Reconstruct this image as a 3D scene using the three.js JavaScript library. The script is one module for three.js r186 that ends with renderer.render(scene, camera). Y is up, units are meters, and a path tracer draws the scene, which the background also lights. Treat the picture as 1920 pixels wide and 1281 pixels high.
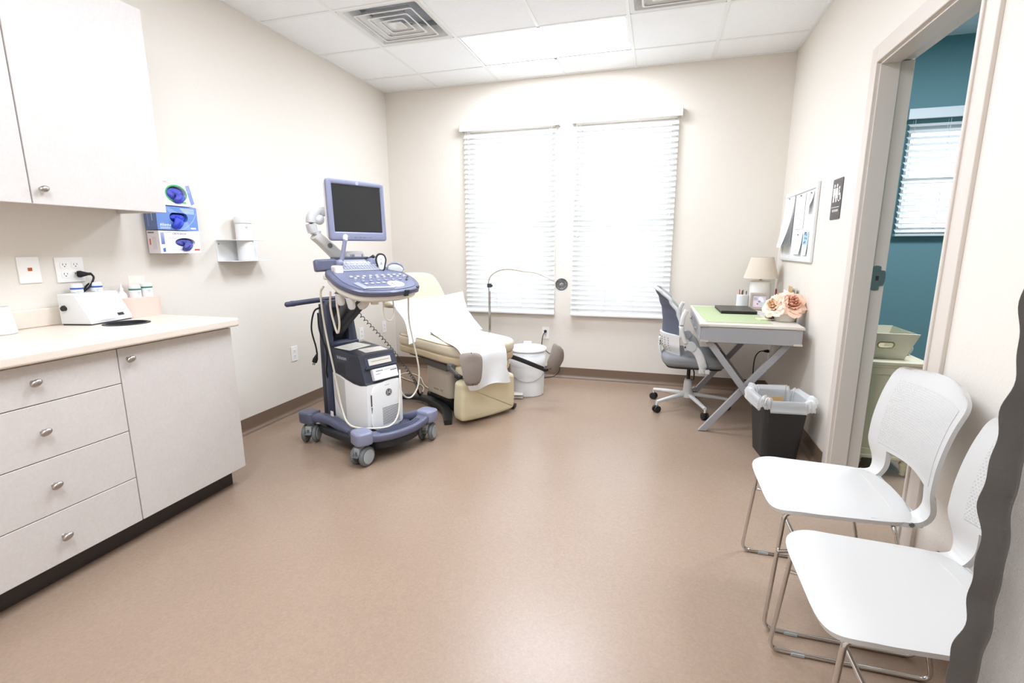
import * as THREE from 'three';
import { RoundedBoxGeometry } from 'three/addons/geometries/RoundedBoxGeometry.js';
import { mergeGeometries, toCreasedNormals } from 'three/addons/utils/BufferGeometryUtils.js';
import { RectAreaLightUniformsLib } from 'three/addons/lights/RectAreaLightUniformsLib.js';

// ---------------------------------------------------------------- camera, sky, lights, exposure
const V = (x, y, z) => new THREE.Vector3(x, y, z);
const scene = new THREE.Scene();
const camera = new THREE.PerspectiveCamera(69.88, 1920 / 1281, 0.05, 60);
camera.position.set(2.6724, 1.2542, 4.6228);
camera.rotation.set(-0.1894, 0.288, -0.0022, 'YXZ');
scene.add(camera);

const EXPOSURE = 1.97;
const SKY = 2.6;          // brightness of the overcast sky outside the windows
const LAMP_WHITE = new THREE.Color(0.8, 0.89, 1.02);
const BATH_PANEL = 26.0;
const PANEL = 11.8;        // radiance of the ceiling troffers
scene.background = new THREE.Color(0.86, 0.94, 1.04);
scene.backgroundIntensity = SKY;
RectAreaLightUniformsLib.init();

const W = 3.628, H = 2.754, G = 0.6096, GX = 0.5709, GZ = 0.379, ROOM_Z = 4.95;

const renderer = new THREE.WebGLRenderer({ antialias: true });
renderer.toneMapping = THREE.LinearToneMapping;
renderer.toneMappingExposure = EXPOSURE;
renderer.shadowMap.enabled = true;

// ---------------------------------------------------------------- helpers
let seed = 7;
const rnd = () => { seed = (seed * 1664525 + 1013904223) >>> 0; return seed / 4294967296; };
const used = {};
function numbered(n) { const k = used[n] = (used[n] ?? -1) + 1; return k ? `${n}_${String(k).padStart(3, '0')}` : n; }
function shadow(o) { o.traverse((m) => { if (m.isMesh) { m.castShadow = true; m.receiveShadow = true; } }); return o; }
function thing(name, label, category, pos = [0, 0, 0], ry = 0, group) {
  const o = new THREE.Group(); o.name = numbered(name); o.position.set(...pos); o.rotation.y = ry;
  o.userData = { label, category }; if (group) o.userData.group = group;
  scene.add(o); return o;
}
function struct(name, ry = 0) { const o = new THREE.Group(); o.name = name; o.userData = { kind: 'structure' }; scene.add(o); return o; }
function structMesh(name, geo, mat) { const o = new THREE.Mesh(geo, mat); o.name = name; o.userData = { kind: 'structure' }; scene.add(shadow(o)); return o; }
function part(name, geo, mat, parent, pos, rot, label) {
  const m = new THREE.Mesh(geo, mat); m.name = name; if (pos) m.position.set(...pos); if (rot) m.rotation.set(...rot);
  if (label) m.userData.label = label;
  m.castShadow = m.receiveShadow = true; parent.add(m); return m;
}
const mg = (...g) => mergeGeometries(g.flat().map((x) => { const y = x.index ? x.toNonIndexed() : x; for (const k of Object.keys(y.attributes)) if (!['position', 'normal', 'uv'].includes(k)) y.deleteAttribute(k); if (!y.attributes.uv) y.setAttribute('uv', new THREE.BufferAttribute(new Float32Array(y.attributes.position.count * 2), 2)); y.groups = []; return y; }));
function uvm(geo) {                                            // uv in metres, by the way each face points
  const g = geo.index ? geo.toNonIndexed() : geo, p = g.attributes.position, n = g.attributes.normal, uv = new Float32Array(p.count * 2);
  for (let i = 0; i < p.count; i += 3) {
    const a = [0, 0, 0]; for (let k = 0; k < 3; k++) { a[0] += n.getX(i + k); a[1] += n.getY(i + k); a[2] += n.getZ(i + k); }
    const m = a.map(Math.abs), ax = m[0] >= m[1] && m[0] >= m[2] ? 0 : m[1] >= m[2] ? 1 : 2;
    for (let k = 0; k < 3; k++) { const q = [p.getX(i + k), p.getY(i + k), p.getZ(i + k)]; uv[(i + k) * 2] = ax === 0 ? q[2] : q[0]; uv[(i + k) * 2 + 1] = ax === 1 ? q[2] : q[1]; }
  }
  g.setAttribute('uv', new THREE.BufferAttribute(uv, 2)); return g;
}
function rb(w, h, d, r = 0.003, x = 0, y = 0, z = 0, seg = 2) { return new RoundedBoxGeometry(w, h, d, seg, Math.min(r, w / 2.01, h / 2.01, d / 2.01)).translate(x, y, z); }
function bx(x0, x1, y0, y1, z0, z1, r = 0.002, seg = 2) { return uvm(rb(x1 - x0, y1 - y0, z1 - z0, r, (x0 + x1) / 2, (y0 + y1) / 2, (z0 + z1) / 2, seg)); }
function plain(x0, x1, y0, y1, z0, z1) { return uvm(new THREE.BoxGeometry(x1 - x0, y1 - y0, z1 - z0).translate((x0 + x1) / 2, (y0 + y1) / 2, (z0 + z1) / 2)); }
function cyl(r0, r1, h, x = 0, y = 0, z = 0, seg = 28) { return new THREE.CylinderGeometry(r0, r1, h, seg).translate(x, y, z); }
function tube(pts, r, seg = 48, rad = 10, closed = false, tension = 0.5) {
  const c = new THREE.CatmullRomCurve3(pts.map((p) => V(...p)), closed, 'catmullrom', tension); return new THREE.TubeGeometry(c, seg, r, rad, closed);
}
function capped(pts, r, seg = 48, rad = 10, tension = 0.5) {
  const a = pts[0], b = pts[pts.length - 1];
  return mg(tube(pts, r, seg, rad, false, tension), new THREE.SphereGeometry(r, rad, 8).translate(...a), new THREE.SphereGeometry(r, rad, 8).translate(...b));
}
function wire(pts, r, bend = 0.03, seg = 5, rad = 10) {        // straight runs with rounded bends
  const v = pts.map((p) => V(...p)), path = new THREE.CurvePath(); let from = v[0];
  for (let i = 1; i < v.length; i++) {
    if (i < v.length - 1) {
      const a = v[i - 1].clone().sub(v[i]), b = v[i + 1].clone().sub(v[i]), k = Math.min(bend, a.length() / 2.1, b.length() / 2.1);
      const p = v[i].clone().add(a.setLength(k)), q = v[i].clone().add(b.setLength(k));
      path.add(new THREE.LineCurve3(from, p)); path.add(new THREE.QuadraticBezierCurve3(p, v[i], q)); from = q;
    } else path.add(new THREE.LineCurve3(from, v[i]));
  }
  const out = [];
  path.curves.forEach((c) => { const n = c.isLineCurve3 ? 1 : seg; for (let k = out.length ? 1 : 0; k <= n; k++) out.push(c.getPoint(k / n)); });
  return sweep(out, r, rad);
}
function sweep(pts, r, rad = 10) {
  const P = [pts[0]]; for (const p of pts) if (p.distanceTo(P[P.length - 1]) > 1e-5) P.push(p);
  const pos = [], nor = [], idx = [], uv = []; let nrm = null;
  P.forEach((p, i) => {
    const t = (P[i + 1] ?? p).clone().sub(P[i - 1] ?? p).normalize();
    if (!nrm) nrm = Math.abs(t.y) < 0.9 ? V(0, 1, 0) : V(1, 0, 0);
    nrm = nrm.clone().sub(t.clone().multiplyScalar(nrm.dot(t))).normalize(); const b = t.clone().cross(nrm);
    for (let k = 0; k <= rad; k++) { const a = k / rad * Math.PI * 2, n = nrm.clone().multiplyScalar(Math.cos(a)).addScaledVector(b, Math.sin(a)); pos.push(p.x + n.x * r, p.y + n.y * r, p.z + n.z * r); nor.push(n.x, n.y, n.z); uv.push(k / rad, i); }
  });
  const n = rad + 1;
  for (let i = 0; i < P.length - 1; i++) for (let k = 0; k < rad; k++) { const a = i * n + k; idx.push(a, a + 1, a + n, a + 1, a + n + 1, a + n); }
  for (const [e, fl] of [[0, 1], [P.length - 1, 0]]) { const c = pos.length / 3; pos.push(P[e].x, P[e].y, P[e].z); const d = (fl ? P[0].clone().sub(P[1]) : P[e].clone().sub(P[e - 1])).normalize(); nor.push(d.x, d.y, d.z); uv.push(0, 0); for (let k = 0; k < rad; k++) { const a = e * n + k; if (fl) idx.push(c, a + 1, a); else idx.push(c, a, a + 1); } }
  const g = new THREE.BufferGeometry(); g.setAttribute('position', new THREE.Float32BufferAttribute(pos, 3)); g.setAttribute('normal', new THREE.Float32BufferAttribute(nor, 3)); g.setAttribute('uv', new THREE.Float32BufferAttribute(uv, 2)); g.setIndex(idx); return g;
}
function lathe(pts, seg = 36) { return new THREE.LatheGeometry(pts.map((p) => new THREE.Vector2(...p)), seg); }
function shape(pts) { const s = new THREE.Shape(); pts.forEach((p, i) => (i ? s.lineTo(...p) : s.moveTo(...p))); s.closePath(); return s; }
function smooth(pts, closed = true, n = 60) { const c = new THREE.CatmullRomCurve3(pts.map((p) => V(p[0], p[1], 0)), closed, 'centripetal'); return c.getPoints(n).slice(0, closed ? n : n + 1).map((p) => [p.x, p.y]); }
function rrect(w, h, r, x = 0, y = 0, n = 6) {
  const o = []; for (const [cx, cy, a] of [[w / 2 - r, h / 2 - r, 0], [-w / 2 + r, h / 2 - r, 1], [-w / 2 + r, -h / 2 + r, 2], [w / 2 - r, -h / 2 + r, 3]]) for (let i = 0; i <= n; i++) { const t = (a + i / n) * Math.PI / 2; o.push([x + cx + r * Math.cos(t), y + cy + r * Math.sin(t)]); } return o;
}
function extr(pts, depth, bevel = 0, holes = [], seg = 2) {    // extruded along +z, centred
  const s = Array.isArray(pts) ? shape(pts) : pts; for (const h of holes) s.holes.push(new THREE.Path(shape(h).getPoints()));
  return new THREE.ExtrudeGeometry(s, { depth: depth - 2 * bevel, bevelEnabled: bevel > 0, bevelSize: bevel, bevelThickness: bevel, bevelOffset: -bevel, bevelSegments: seg, curveSegments: 24 }).translate(0, 0, -depth / 2 + bevel);
}
const alongX = (g) => g.rotateY(Math.PI / 2);                  // profile drawn in (−z, y) then runs along x
// a sheet with thickness: fn(u, v) in -1..1 gives a point of its upper face
function shell(fn, nu, nv, th, ends = true) {
  const us = [...Array(nu + 1)].map((_, i) => -Math.cos(i / nu * Math.PI)), vs = [...Array(nv + 1)].map((_, i) => -Math.cos(i / nv * Math.PI));
  return sheet(fn, us, vs, th);
}
function sheet(fn, us, vs, th, nrm) {                         // nrm: the way its thickness goes, else its own normal
  const nu = us.length, nv = vs.length, A = [], N = [];
  for (const v of vs) for (const u of us) A.push(V(...fn(u, v)));
  const at = (i, j) => A[Math.min(nv - 1, Math.max(0, j)) * nu + Math.min(nu - 1, Math.max(0, i))];
  for (let j = 0; j < nv; j++) for (let i = 0; i < nu; i++) {
    let n = V(0, 0, 0);
    for (const d of [1, 2, 3]) { n = at(i + d, j).clone().sub(at(i - d, j)).cross(at(i, j + d).clone().sub(at(i, j - d))); if (n.length() > 1e-9) break; }
    N.push(nrm ? nrm(us[i], vs[j]) : n.normalize());
  }
  const T = typeof th === 'function' ? th : () => th, pos = [], uv = [], idx = [], M = nu * nv;
  A.forEach((p, k) => { pos.push(p.x, p.y, p.z); uv.push(us[k % nu], vs[Math.floor(k / nu)]); });
  A.forEach((p, k) => { const t = T(us[k % nu], vs[Math.floor(k / nu)]), q = p.clone().addScaledVector(N[k], -t); pos.push(q.x, q.y, q.z); uv.push(us[k % nu], vs[Math.floor(k / nu)]); });
  for (let j = 0; j < nv - 1; j++) for (let i = 0; i < nu - 1; i++) { const a = j * nu + i; idx.push(a, a + 1, a + nu, a + 1, a + nu + 1, a + nu); idx.push(M + a, M + a + nu, M + a + 1, M + a + 1, M + a + nu, M + a + nu + 1); }
  const edge = (a, b) => idx.push(a, M + a, b, b, M + a, M + b);
  for (let i = 0; i < nu - 1; i++) { edge(i + 1, i); edge((nv - 1) * nu + i, (nv - 1) * nu + i + 1); }
  for (let j = 0; j < nv - 1; j++) { edge(j * nu, (j + 1) * nu); edge((j + 1) * nu + nu - 1, j * nu + nu - 1); }
  let g = new THREE.BufferGeometry(); g.setAttribute('position', new THREE.Float32BufferAttribute(pos, 3)); g.setAttribute('uv', new THREE.Float32BufferAttribute(uv, 2)); g.setIndex(idx);
  g = toCreasedNormals(g, 0.9); return g;
}
const range = (n, a = -1, b = 1) => [...Array(n + 1)].map((_, i) => a + (b - a) * i / n);
const sq = (u, n = 6) => Math.pow(Math.max(0, 1 - Math.pow(Math.abs(u), n)), 1 / n);

// ---------------------------------------------------------------- textures and materials
function noiseTex(size, octaves, fn, srgb, repeat) {
  const grids = octaves.map(([n]) => Array.from({ length: n * n }, rnd)), d = new Uint8Array(size * size * 4);
  for (let y = 0; y < size; y++) for (let x = 0; x < size; x++) {
    let s = 0, t = 0;
    octaves.forEach(([n, w], k) => {
      const fx = x / size * n, fy = y / size * n, ix = Math.floor(fx), iy = Math.floor(fy), g = grids[k]; let ax = fx - ix, ay = fy - iy; ax = ax * ax * (3 - 2 * ax); ay = ay * ay * (3 - 2 * ay);
      const q = (i, j) => g[((iy + j) % n) * n + (ix + i) % n]; s += w * ((q(0, 0) * (1 - ax) + q(1, 0) * ax) * (1 - ay) + (q(0, 1) * (1 - ax) + q(1, 1) * ax) * ay); t += w;
    });
    const c = fn(s / t), o = (y * size + x) * 4; d[o] = c[0]; d[o + 1] = c[1]; d[o + 2] = c[2]; d[o + 3] = 255;
  }
  const t = new THREE.DataTexture(d, size, size); t.wrapS = t.wrapT = THREE.RepeatWrapping; t.magFilter = THREE.LinearFilter; t.minFilter = THREE.LinearMipmapLinearFilter; t.generateMipmaps = true;
  if (srgb) t.colorSpace = THREE.SRGBColorSpace; t.repeat.set(repeat, repeat); t.needsUpdate = true; return t;
}
const tone = (r, g, b, k) => (s) => { const m = 1 + (s - 0.5) * k; return [r * m, g * m, b * m].map((x) => Math.max(0, Math.min(255, x))); };
const grey = (s) => [s * 255, s * 255, s * 255];
const peel = noiseTex(256, [[64, 1], [128, 1], [24, 0.5]], grey, false, 3);
const fine = noiseTex(256, [[128, 1], [256, 1]], grey, false, 6);
function canvasTex(w, h, draw) { const c = document.createElement('canvas'); c.width = w; c.height = h; draw(c.getContext('2d'), w, h); const t = new THREE.CanvasTexture(c); t.colorSpace = THREE.SRGBColorSpace; t.anisotropy = 4; return t; }
const std = (color, rough = 0.5, metal = 0, more = {}) => new THREE.MeshStandardMaterial({ color, roughness: rough, metalness: metal, ...more });
const phys = (color, rough, more = {}) => new THREE.MeshPhysicalMaterial({ color, roughness: rough, ...more });
const M = {
  wall: std('#e5ddd2', 0.8, 0, { bumpMap: peel, bumpScale: 0.0006 }),
  teal: std('#6f9498', 0.75, 0, { bumpMap: peel, bumpScale: 0.0006 }),
  floor: std('#ffffff', 0.27, 0, { map: noiseTex(512, [[256, 1.2], [128, 0.8], [6, 0.3], [3, 0.2]], tone(156, 133, 114, 0.1), true, 0.9), bumpMap: fine, bumpScale: 0.0002 }),
  cove: std('#75604f', 0.4, 0, { bumpMap: fine, bumpScale: 0.0002 }),
  tile: std('#ffffff', 0.9, 0, { map: noiseTex(256, [[128, 1], [64, 0.6], [8, 0.4]], tone(250, 250, 250, 0.04), true, 1.7), bumpMap: fine, bumpScale: 0.0008 }),
  rail: std('#f2f2f0', 0.5),
  slab: std('#9a9a98', 0.9),
  white: std('#e6e5e3', 0.4),
  trim: std('#d8cdc2', 0.38),
  laminate: std('#ffffff', 0.5, 0, { map: noiseTex(256, [[128, 1], [64, 1], [12, 0.5]], tone(210, 202, 196, 0.05), true, 2) }),
  kick: std('#3b332f', 0.6),
  counter: std('#ffffff', 0.35, 0, { map: noiseTex(256, [[200, 1], [90, 0.6]], tone(231, 218, 203, 0.05), true, 4) }),
  nickel: std('#b5aca4', 0.28, 1),
  chrome: std('#d2d0ce', 0.12, 1),
  gap: std('#3a3330', 0.8),
  plate: std('#f5f1ec', 0.35),
  slot: std('#2c2926', 0.7),
  black: std('#1c1b1c', 0.5),
  rubber: std('#17171a', 0.75),
  slat: std('#e4e4e2', 0.6),
  glass: phys('#ffffff', 0.02, { transmission: 1, thickness: 0, ior: 1.45 }),
  acrylic: phys('#ffffff', 0.04, { transmission: 1, thickness: 0, ior: 1.3 }),
  shell: std('#cbc8c4', 0.36),
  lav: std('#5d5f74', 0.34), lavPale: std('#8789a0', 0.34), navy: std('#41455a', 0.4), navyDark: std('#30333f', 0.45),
  cream: std('#e9e3d8', 0.4), body: std('#f6f6f5', 0.35), casterGrey: std('#6d7173', 0.5), casterPale: std('#a9adad', 0.45),
  cable: std('#e4dccb', 0.45), dark: std('#26282c', 0.5),
  screen: std('#262626', 0.25),
  vinyl: std('#dccdb2', 0.42, 0, { bumpMap: peel, bumpScale: 0.0004 }),
  vinylDeep: std('#eaddba', 0.42, 0, { bumpMap: peel, bumpScale: 0.0004 }),
  tableBase: std('#c9bba8', 0.45), tableBlack: std('#20211f', 0.5), pad: std('#85786e', 0.6),
  paper: std('#f8f8f8', 0.85, 0, { bumpMap: peel, bumpScale: 0.0012 }),
  pillow: std('#fafafa', 0.9, 0, { bumpMap: peel, bumpScale: 0.001 }),
  can: std('#f8f8f8', 0.4), metalGrey: std('#77787b', 0.35, 0.6),
  deskGrey: std('#a09e9f', 0.35), deskTop: std('#d9d2c8', 0.4), deskBracket: std('#d9d4c8', 0.3, 0.7),
  chairGrey: std('#c4c5c5', 0.45), chairFrame: std('#d6d5d2', 0.4), seatFabric: std('#838383', 0.9, 0, { bumpMap: fine, bumpScale: 0.001 }), mesh: std('#5d6170', 0.85, 0, { bumpMap: fine, bumpScale: 0.001 }),
  basket: std('#2a2828', 0.5), film: phys('#f4f4f4', 0.18, { transmission: 0.75, thickness: 0, ior: 1.3 }), card: std('#c9a673', 0.8),
  cabCream: std('#e2d6b6', 0.45), curtain: std('#a8a29b', 0.9, 0, { bumpMap: fine, bumpScale: 0.001 }), hem: std('#7d7670', 0.9, 0, { bumpMap: fine, bumpScale: 0.001 }),
};

// ---------------------------------------------------------------- the room
structMesh('floor', plain(-0.14, 5.6, -0.1, 0, -0.14, ROOM_Z + 0.14), M.floor);
structMesh('wall_left', plain(-0.14, 0, 0, 2.95, -0.14, ROOM_Z + 0.14), M.wall);
structMesh('wall_front', plain(0, 5.6, 0, 2.95, ROOM_Z, ROOM_Z + 0.14), M.wall);
const HOLE = [[0.865, 1.715, 0.66, 2.34], [1.915, 2.765, 0.66, 2.34]], BATH = [4.44, 4.9, 1.36, 2.16];
const rect = ([a, b, c, d]) => [[a, c], [b, c], [b, d], [a, d]];
structMesh('wall_back', uvm(extr(rect([0, 3.69, 0, 2.95]), 0.14, 0, HOLE.map(rect)).translate(0, 0, -0.07)), M.wall);
const D0 = 1.735, D1 = 2.555, DT = 2.105;                    // door opening
const wallHole = [[D0 - 0.02, -0.001], [D1 + 0.02, -0.001], [D1 + 0.02, DT + 0.02], [D0 - 0.02, DT + 0.02]];
const doorWall = (t) => uvm(alongX(extr(shape([[0, 0], [-(D0 - 0.02), 0], [-(D0 - 0.02), DT + 0.02], [-(D1 + 0.02), DT + 0.02], [-(D1 + 0.02), 0], [-ROOM_Z, 0], [-ROOM_Z, 2.95], [0, 2.95]]), t)));
structMesh('wall_right', doorWall(0.062).translate(W + 0.031, 0, 0), M.wall);
structMesh('wall_bathroom_left', doorWall(0.062).translate(W + 0.093, 0, 0), M.teal);
structMesh('wall_bathroom_back', uvm(extr(rect([3.69, 5.6, 0, 2.95]), 0.14, 0, [rect(BATH)]).translate(0, 0, -0.07)), M.teal);
structMesh('wall_bathroom_right', plain(5.46, 5.6, 0, 2.95, 0, ROOM_Z), M.teal);
structMesh('wall_bathroom_front', plain(W + 0.125, 5.46, 0, 2.95, 3.3, 3.4), M.teal);

// cove base: sheet vinyl turned up the wall
const coveProfile = (() => { const o = [[0, 0.1016], [0.0045, 0.1016], [0.0045, 0.032]]; for (let i = 1; i <= 6; i++) { const t = i / 6 * Math.PI / 2; o.push([0.0045 + 0.03 * (1 - Math.cos(t)), 0.032 - 0.031 * Math.sin(t)]); } o.push([0, 0.0005]); return o; })();
const coveRun = (len) => toCreasedNormals(extr(coveProfile, len), 0.7);
function baseboard(name, len, x, z, ry) { const g = coveRun(len).translate(0, 0, len / 2); g.rotateY(ry).translate(x, 0, z); return structMesh(name, uvm2(g), M.cove); }
function uvm2(g) { return uvm(g); }
baseboard('baseboard_left', 2.668, 0, 0, 0);
baseboard('baseboard_back', W, W, 0, -Math.PI / 2);
baseboard('baseboard_right', D0 - 0.09, W, D0 - 0.09, Math.PI);
baseboard('baseboard_right_near', ROOM_Z - D1 - 0.09, W, ROOM_Z, Math.PI);

// suspended ceiling
const ceiling = struct('ceiling');
part('roof_slab', plain(-0.14, 5.6, 2.95, 3.05, -0.14, ROOM_Z + 0.14), M.slab, ceiling);
part('bathroom_ceiling', plain(W + 0.125, 5.46, H, H + 0.03, 0, 3.3), M.tile, ceiling);
const gx = [0, ...range(5, 0, 5).map((i) => GX + i * G).filter((x) => x < W - 0.05), W], gz = [0, ...range(7, 0, 7).map((i) => GZ + i * G), ROOM_Z];
const LIGHTS = [[2, 1], [2, 4], [2, 7]], VENTS = [[1, 2], [4, 2]];
const open = (i, j) => LIGHTS.some(([a, b]) => (i === a || i === a + 1) && j === b) || VENTS.some(([a, b]) => i === a && j === b);
for (let i = 0; i < gx.length - 1; i++) for (let j = 0; j < gz.length - 1; j++) {
  if (open(i, j) || gx[i + 1] - gx[i] < 0.03) continue;
  part('ceiling_tile', bx(gx[i] + 0.005, gx[i + 1] - 0.005, H + 0.003, H + 0.018, gz[j] + 0.005, gz[j + 1] - 0.005, 0.002, 1), M.tile, ceiling);
}
const railZ = (x, z0, z1) => part('grid_rail', bx(x - 0.012, x + 0.012, H - 0.001, H + 0.004, z0, z1, 0.001, 1), M.rail, ceiling);
for (const x of gx.slice(1, -1)) {
  if (Math.abs(x - (GX + 2 * G)) < 0.01) { let z = 0; for (const [, j] of LIGHTS) { railZ(x, z, gz[j] - 0.012); z = gz[j + 1] + 0.012; } railZ(x, z, ROOM_Z); } else railZ(x, 0, ROOM_Z);
}
for (const z of gz.slice(1, -1)) for (let i = 0; i < gx.length - 1; i++) if (gx[i + 1] - gx[i] > 0.03) part('grid_rail', bx(gx[i] + (i ? 0.012 : 0), gx[i + 1] - 0.012, H - 0.001, H + 0.004, z - 0.012, z + 0.012, 0.001, 1), M.rail, ceiling);
for (const [a, b, c, d] of [[0, 0.02, 0, ROOM_Z], [W - 0.02, W, 0, ROOM_Z], [0, W, 0, 0.02]]) part('edge_rail', bx(a, b, H - 0.002, H + 0.003, c, d, 0.001, 1), M.rail, ceiling);

// ceiling lights
const glow = new THREE.MeshStandardMaterial({ color: '#ffffff', roughness: 0.6, emissive: '#ffffff', emissiveIntensity: 1.2 });
LIGHTS.forEach(([i, j], k) => {
  const x0 = gx[i] + 0.014, x1 = gx[i + 2] - 0.014, z0 = gz[j] + 0.014, z1 = gz[j + 1] - 0.014, cx = (x0 + x1) / 2, cz = (z0 + z1) / 2;
  const t = thing('ceiling_light', ['glowing white ceiling light panel nearest the windows', 'glowing white ceiling light panel over the middle of the floor, above the picture', 'glowing white ceiling light panel above the camera'][k], 'light', [cx, H, cz], 0, 'ceiling light panels');
  part('frame', uvm(extr(rect([-(x1 - x0) / 2, (x1 - x0) / 2, -(z1 - z0) / 2, (z1 - z0) / 2]), 0.05, 0, [rrect(x1 - x0 - 0.02, z1 - z0 - 0.02, 0.002)]).rotateX(-Math.PI / 2).translate(0, 0.03, 0)), M.white, t);
  part('diffuser', bx(-(x1 - x0) / 2 + 0.011, (x1 - x0) / 2 - 0.011, 0.008, 0.014, -(z1 - z0) / 2 + 0.011, (z1 - z0) / 2 - 0.011, 0.001, 1), glow, t);
  const l = new THREE.RectAreaLight(LAMP_WHITE, PANEL, x1 - x0 - 0.03, z1 - z0 - 0.03); l.position.set(cx, H + 0.004, cz); l.rotation.x = -Math.PI / 2; l.name = 'ceiling_light_lamp'; scene.add(l);
});
{ // the bathroom's own ceiling light, over its middle
  const t = thing('bathroom_light', 'square white ceiling light in the bathroom, above the picture', 'light', [4.55, H, 1.5]);
  part('frame', bx(-0.31, 0.31, -0.03, 0, -0.31, 0.31, 0.006), M.white, t); part('diffuser', bx(-0.29, 0.29, -0.036, -0.029, -0.29, 0.29, 0.002, 1), glow, t);
  const l = new THREE.RectAreaLight(LAMP_WHITE, BATH_PANEL, 0.56, 0.56); l.position.set(4.55, H - 0.04, 1.5); l.rotation.x = -Math.PI / 2; l.name = 'bathroom_light_lamp'; scene.add(l);
}
// air diffusers
VENTS.forEach(([i, j], k) => {
  const cx = (gx[i] + gx[i + 1]) / 2, cz = (gz[j] + gz[j + 1]) / 2;
  const t = thing('ceiling_vent', ['square white air vent in the ceiling left of the light panel', 'square white air vent in the ceiling, cut off by the picture top'][k], 'vent', [cx, H, cz], 0, 'air vents');
  const ring = (a0, y0, a1, y1) => { const pr = [[a0, y0], [a1, y1]], n = 4, pos = [], idx = [], R = 0.016; const loop = (a, y) => rrect(2 * a, 2 * a, Math.min(R, a * 0.6), 0, 0, 3).map(([x, z]) => [x, y, z]); const A = loop(a0, y0), B = loop(a1, y1), C = loop(a1 - 0.004, y1), D = loop(a0 - 0.004, y0 + 0.001), L = A.length;
    for (const l of [A, B, C, D]) for (const p of l) pos.push(...p);
    for (const [s, e] of [[0, 1], [1, 2], [2, 3], [3, 0]]) for (let q = 0; q < L; q++) { const p = s * L + q, p2 = s * L + (q + 1) % L, r = e * L + q, r2 = e * L + (q + 1) % L; idx.push(p, r, p2, p2, r, r2); }
    const g = new THREE.BufferGeometry(); g.setAttribute('position', new THREE.Float32BufferAttribute(pos, 3)); g.setIndex(idx); return toCreasedNormals(g, 0.6); };
  part('frame', mg(ring(0.292, 0.0, 0.268, 0.004), ring(0.27, 0.003, 0.225, 0.07)), M.white, t);
  part('duct', mg(plain(-0.29, 0.29, 0.1, 0.104, -0.29, 0.29), ring(0.225, 0.07, 0.223, 0.1)), std('#c3c7ce', 0.7), t);
  const vane = (a0, a1, h) => mg(ring(a0, -0.004, a0 - 0.008, -0.004), ring(a0, -0.004, a1, h));
  part('louver', vane(0.214, 0.158, 0.042), M.white, t);
  part('louver', vane(0.152, 0.102, 0.038), M.white, t);
  part('louver', vane(0.096, 0.056, 0.032), M.white, t);
  part('louver', mg(ring(0.052, -0.002, 0.02, 0.02), bx(-0.02, 0.02, 0.018, 0.021, -0.02, 0.02, 0.001, 1)), M.white, t);
  for (let k = 0; k < 4; k++) part('bracket', bx(0.06, 0.2, 0.034, 0.04, -0.003, 0.003, 0.001, 1), M.white, t, null, [0, k * Math.PI / 2 + Math.PI / 4, 0]);
});

// windows behind the blinds
function windowUnit(n, [x0, x1, y0, y1]) {
  const s = struct(`window_${n}`); const my = (y0 + y1) / 2;
  part('window_frame', uvm(extr(rect([x0, x1, y0, y1]), 0.06, 0.003, [rrect(x1 - x0 - 0.09, y1 - y0 - 0.09, 0.004, (x0 + x1) / 2, my)]).translate(0, 0, -0.1)), M.white, s);
  part('meeting_rail', bx(x0 + 0.045, x1 - 0.045, my - 0.022, my + 0.022, -0.115, -0.08), M.white, s);
  part('pane', plain(x0 + 0.045, x1 - 0.045, y0 + 0.045, my - 0.022, -0.101, -0.097), M.glass, s);
  part('pane', plain(x0 + 0.045, x1 - 0.045, my + 0.022, y1 - 0.045, -0.101, -0.097), M.glass, s);
}
windowUnit(1, HOLE[0]); windowUnit(2, HOLE[1]); windowUnit(3, BATH);

function blind(label, x0, x1, y0, y1, vx0, vx1, cords, tilt = 1.03, wands = true) {
  const t = thing('window_blind', label, 'blind', [(x0 + x1) / 2, y0, 0.0], 0, 'window blinds'), w = x1 - x0, top = y1 - y0;
  part('valance', mg(bx(vx0 - (x0 + x1) / 2, vx1 - (x0 + x1) / 2, top, top + 0.073, 0.055, 0.067, 0.004), bx(vx0 - (x0 + x1) / 2, vx0 - (x0 + x1) / 2 + 0.011, top, top + 0.073, 0.001, 0.058, 0.003), bx(vx1 - (x0 + x1) / 2 - 0.011, vx1 - (x0 + x1) / 2, top, top + 0.073, 0.001, 0.058, 0.003)), M.white, t);
  part('head_rail', bx(-w / 2, w / 2, top + 0.01, top + 0.06, 0.004, 0.05), M.white, t);
  part('bottom_rail', bx(-w / 2, w / 2, 0, 0.018, 0.008, 0.056, 0.004), M.white, t);
  const n = Math.round((top - 0.03) / 0.0455), sg = rb(w - 0.006, 0.003, 0.05, 0.0012, 0, 0, 0, 1);
  for (let k = 0; k < n; k++) part('slat', sg, M.slat, t, [0, 0.042 + k * (top - 0.035) / n, 0.031], [tilt, 0, 0]);
  for (let k = 0; k < cords; k++) { const x = -w / 2 + w * (0.07 + 0.86 * k / (cords - 1)); part('ladder_cord', mg(cyl(0.0012, 0.0012, top, x, top / 2, 0.048, 6), cyl(0.0012, 0.0012, top, x, top / 2, 0.013, 6)), M.white, t); }
  if (wands) for (const [x, l] of [[-w / 2 + 0.03, 0.62], [-w / 2 + 0.05, 0.95], [w / 2 - 0.04, 0.78]]) { part('pull_cord', cyl(0.001, 0.001, l, x, top - l / 2, 0.062, 6), M.white, t); part('cord_tassel', lathe([[0.001, 0], [0.006, 0.002], [0.0045, 0.03], [0.001, 0.034]], 12).translate(x, top - l - 0.03, 0.062), M.plate, t); }
  return t;
}
blind('left of the two closed white window blinds, beside the exam table', 0.84, 1.738, 0.622, 2.328, 0.806, 1.768, 4);
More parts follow.
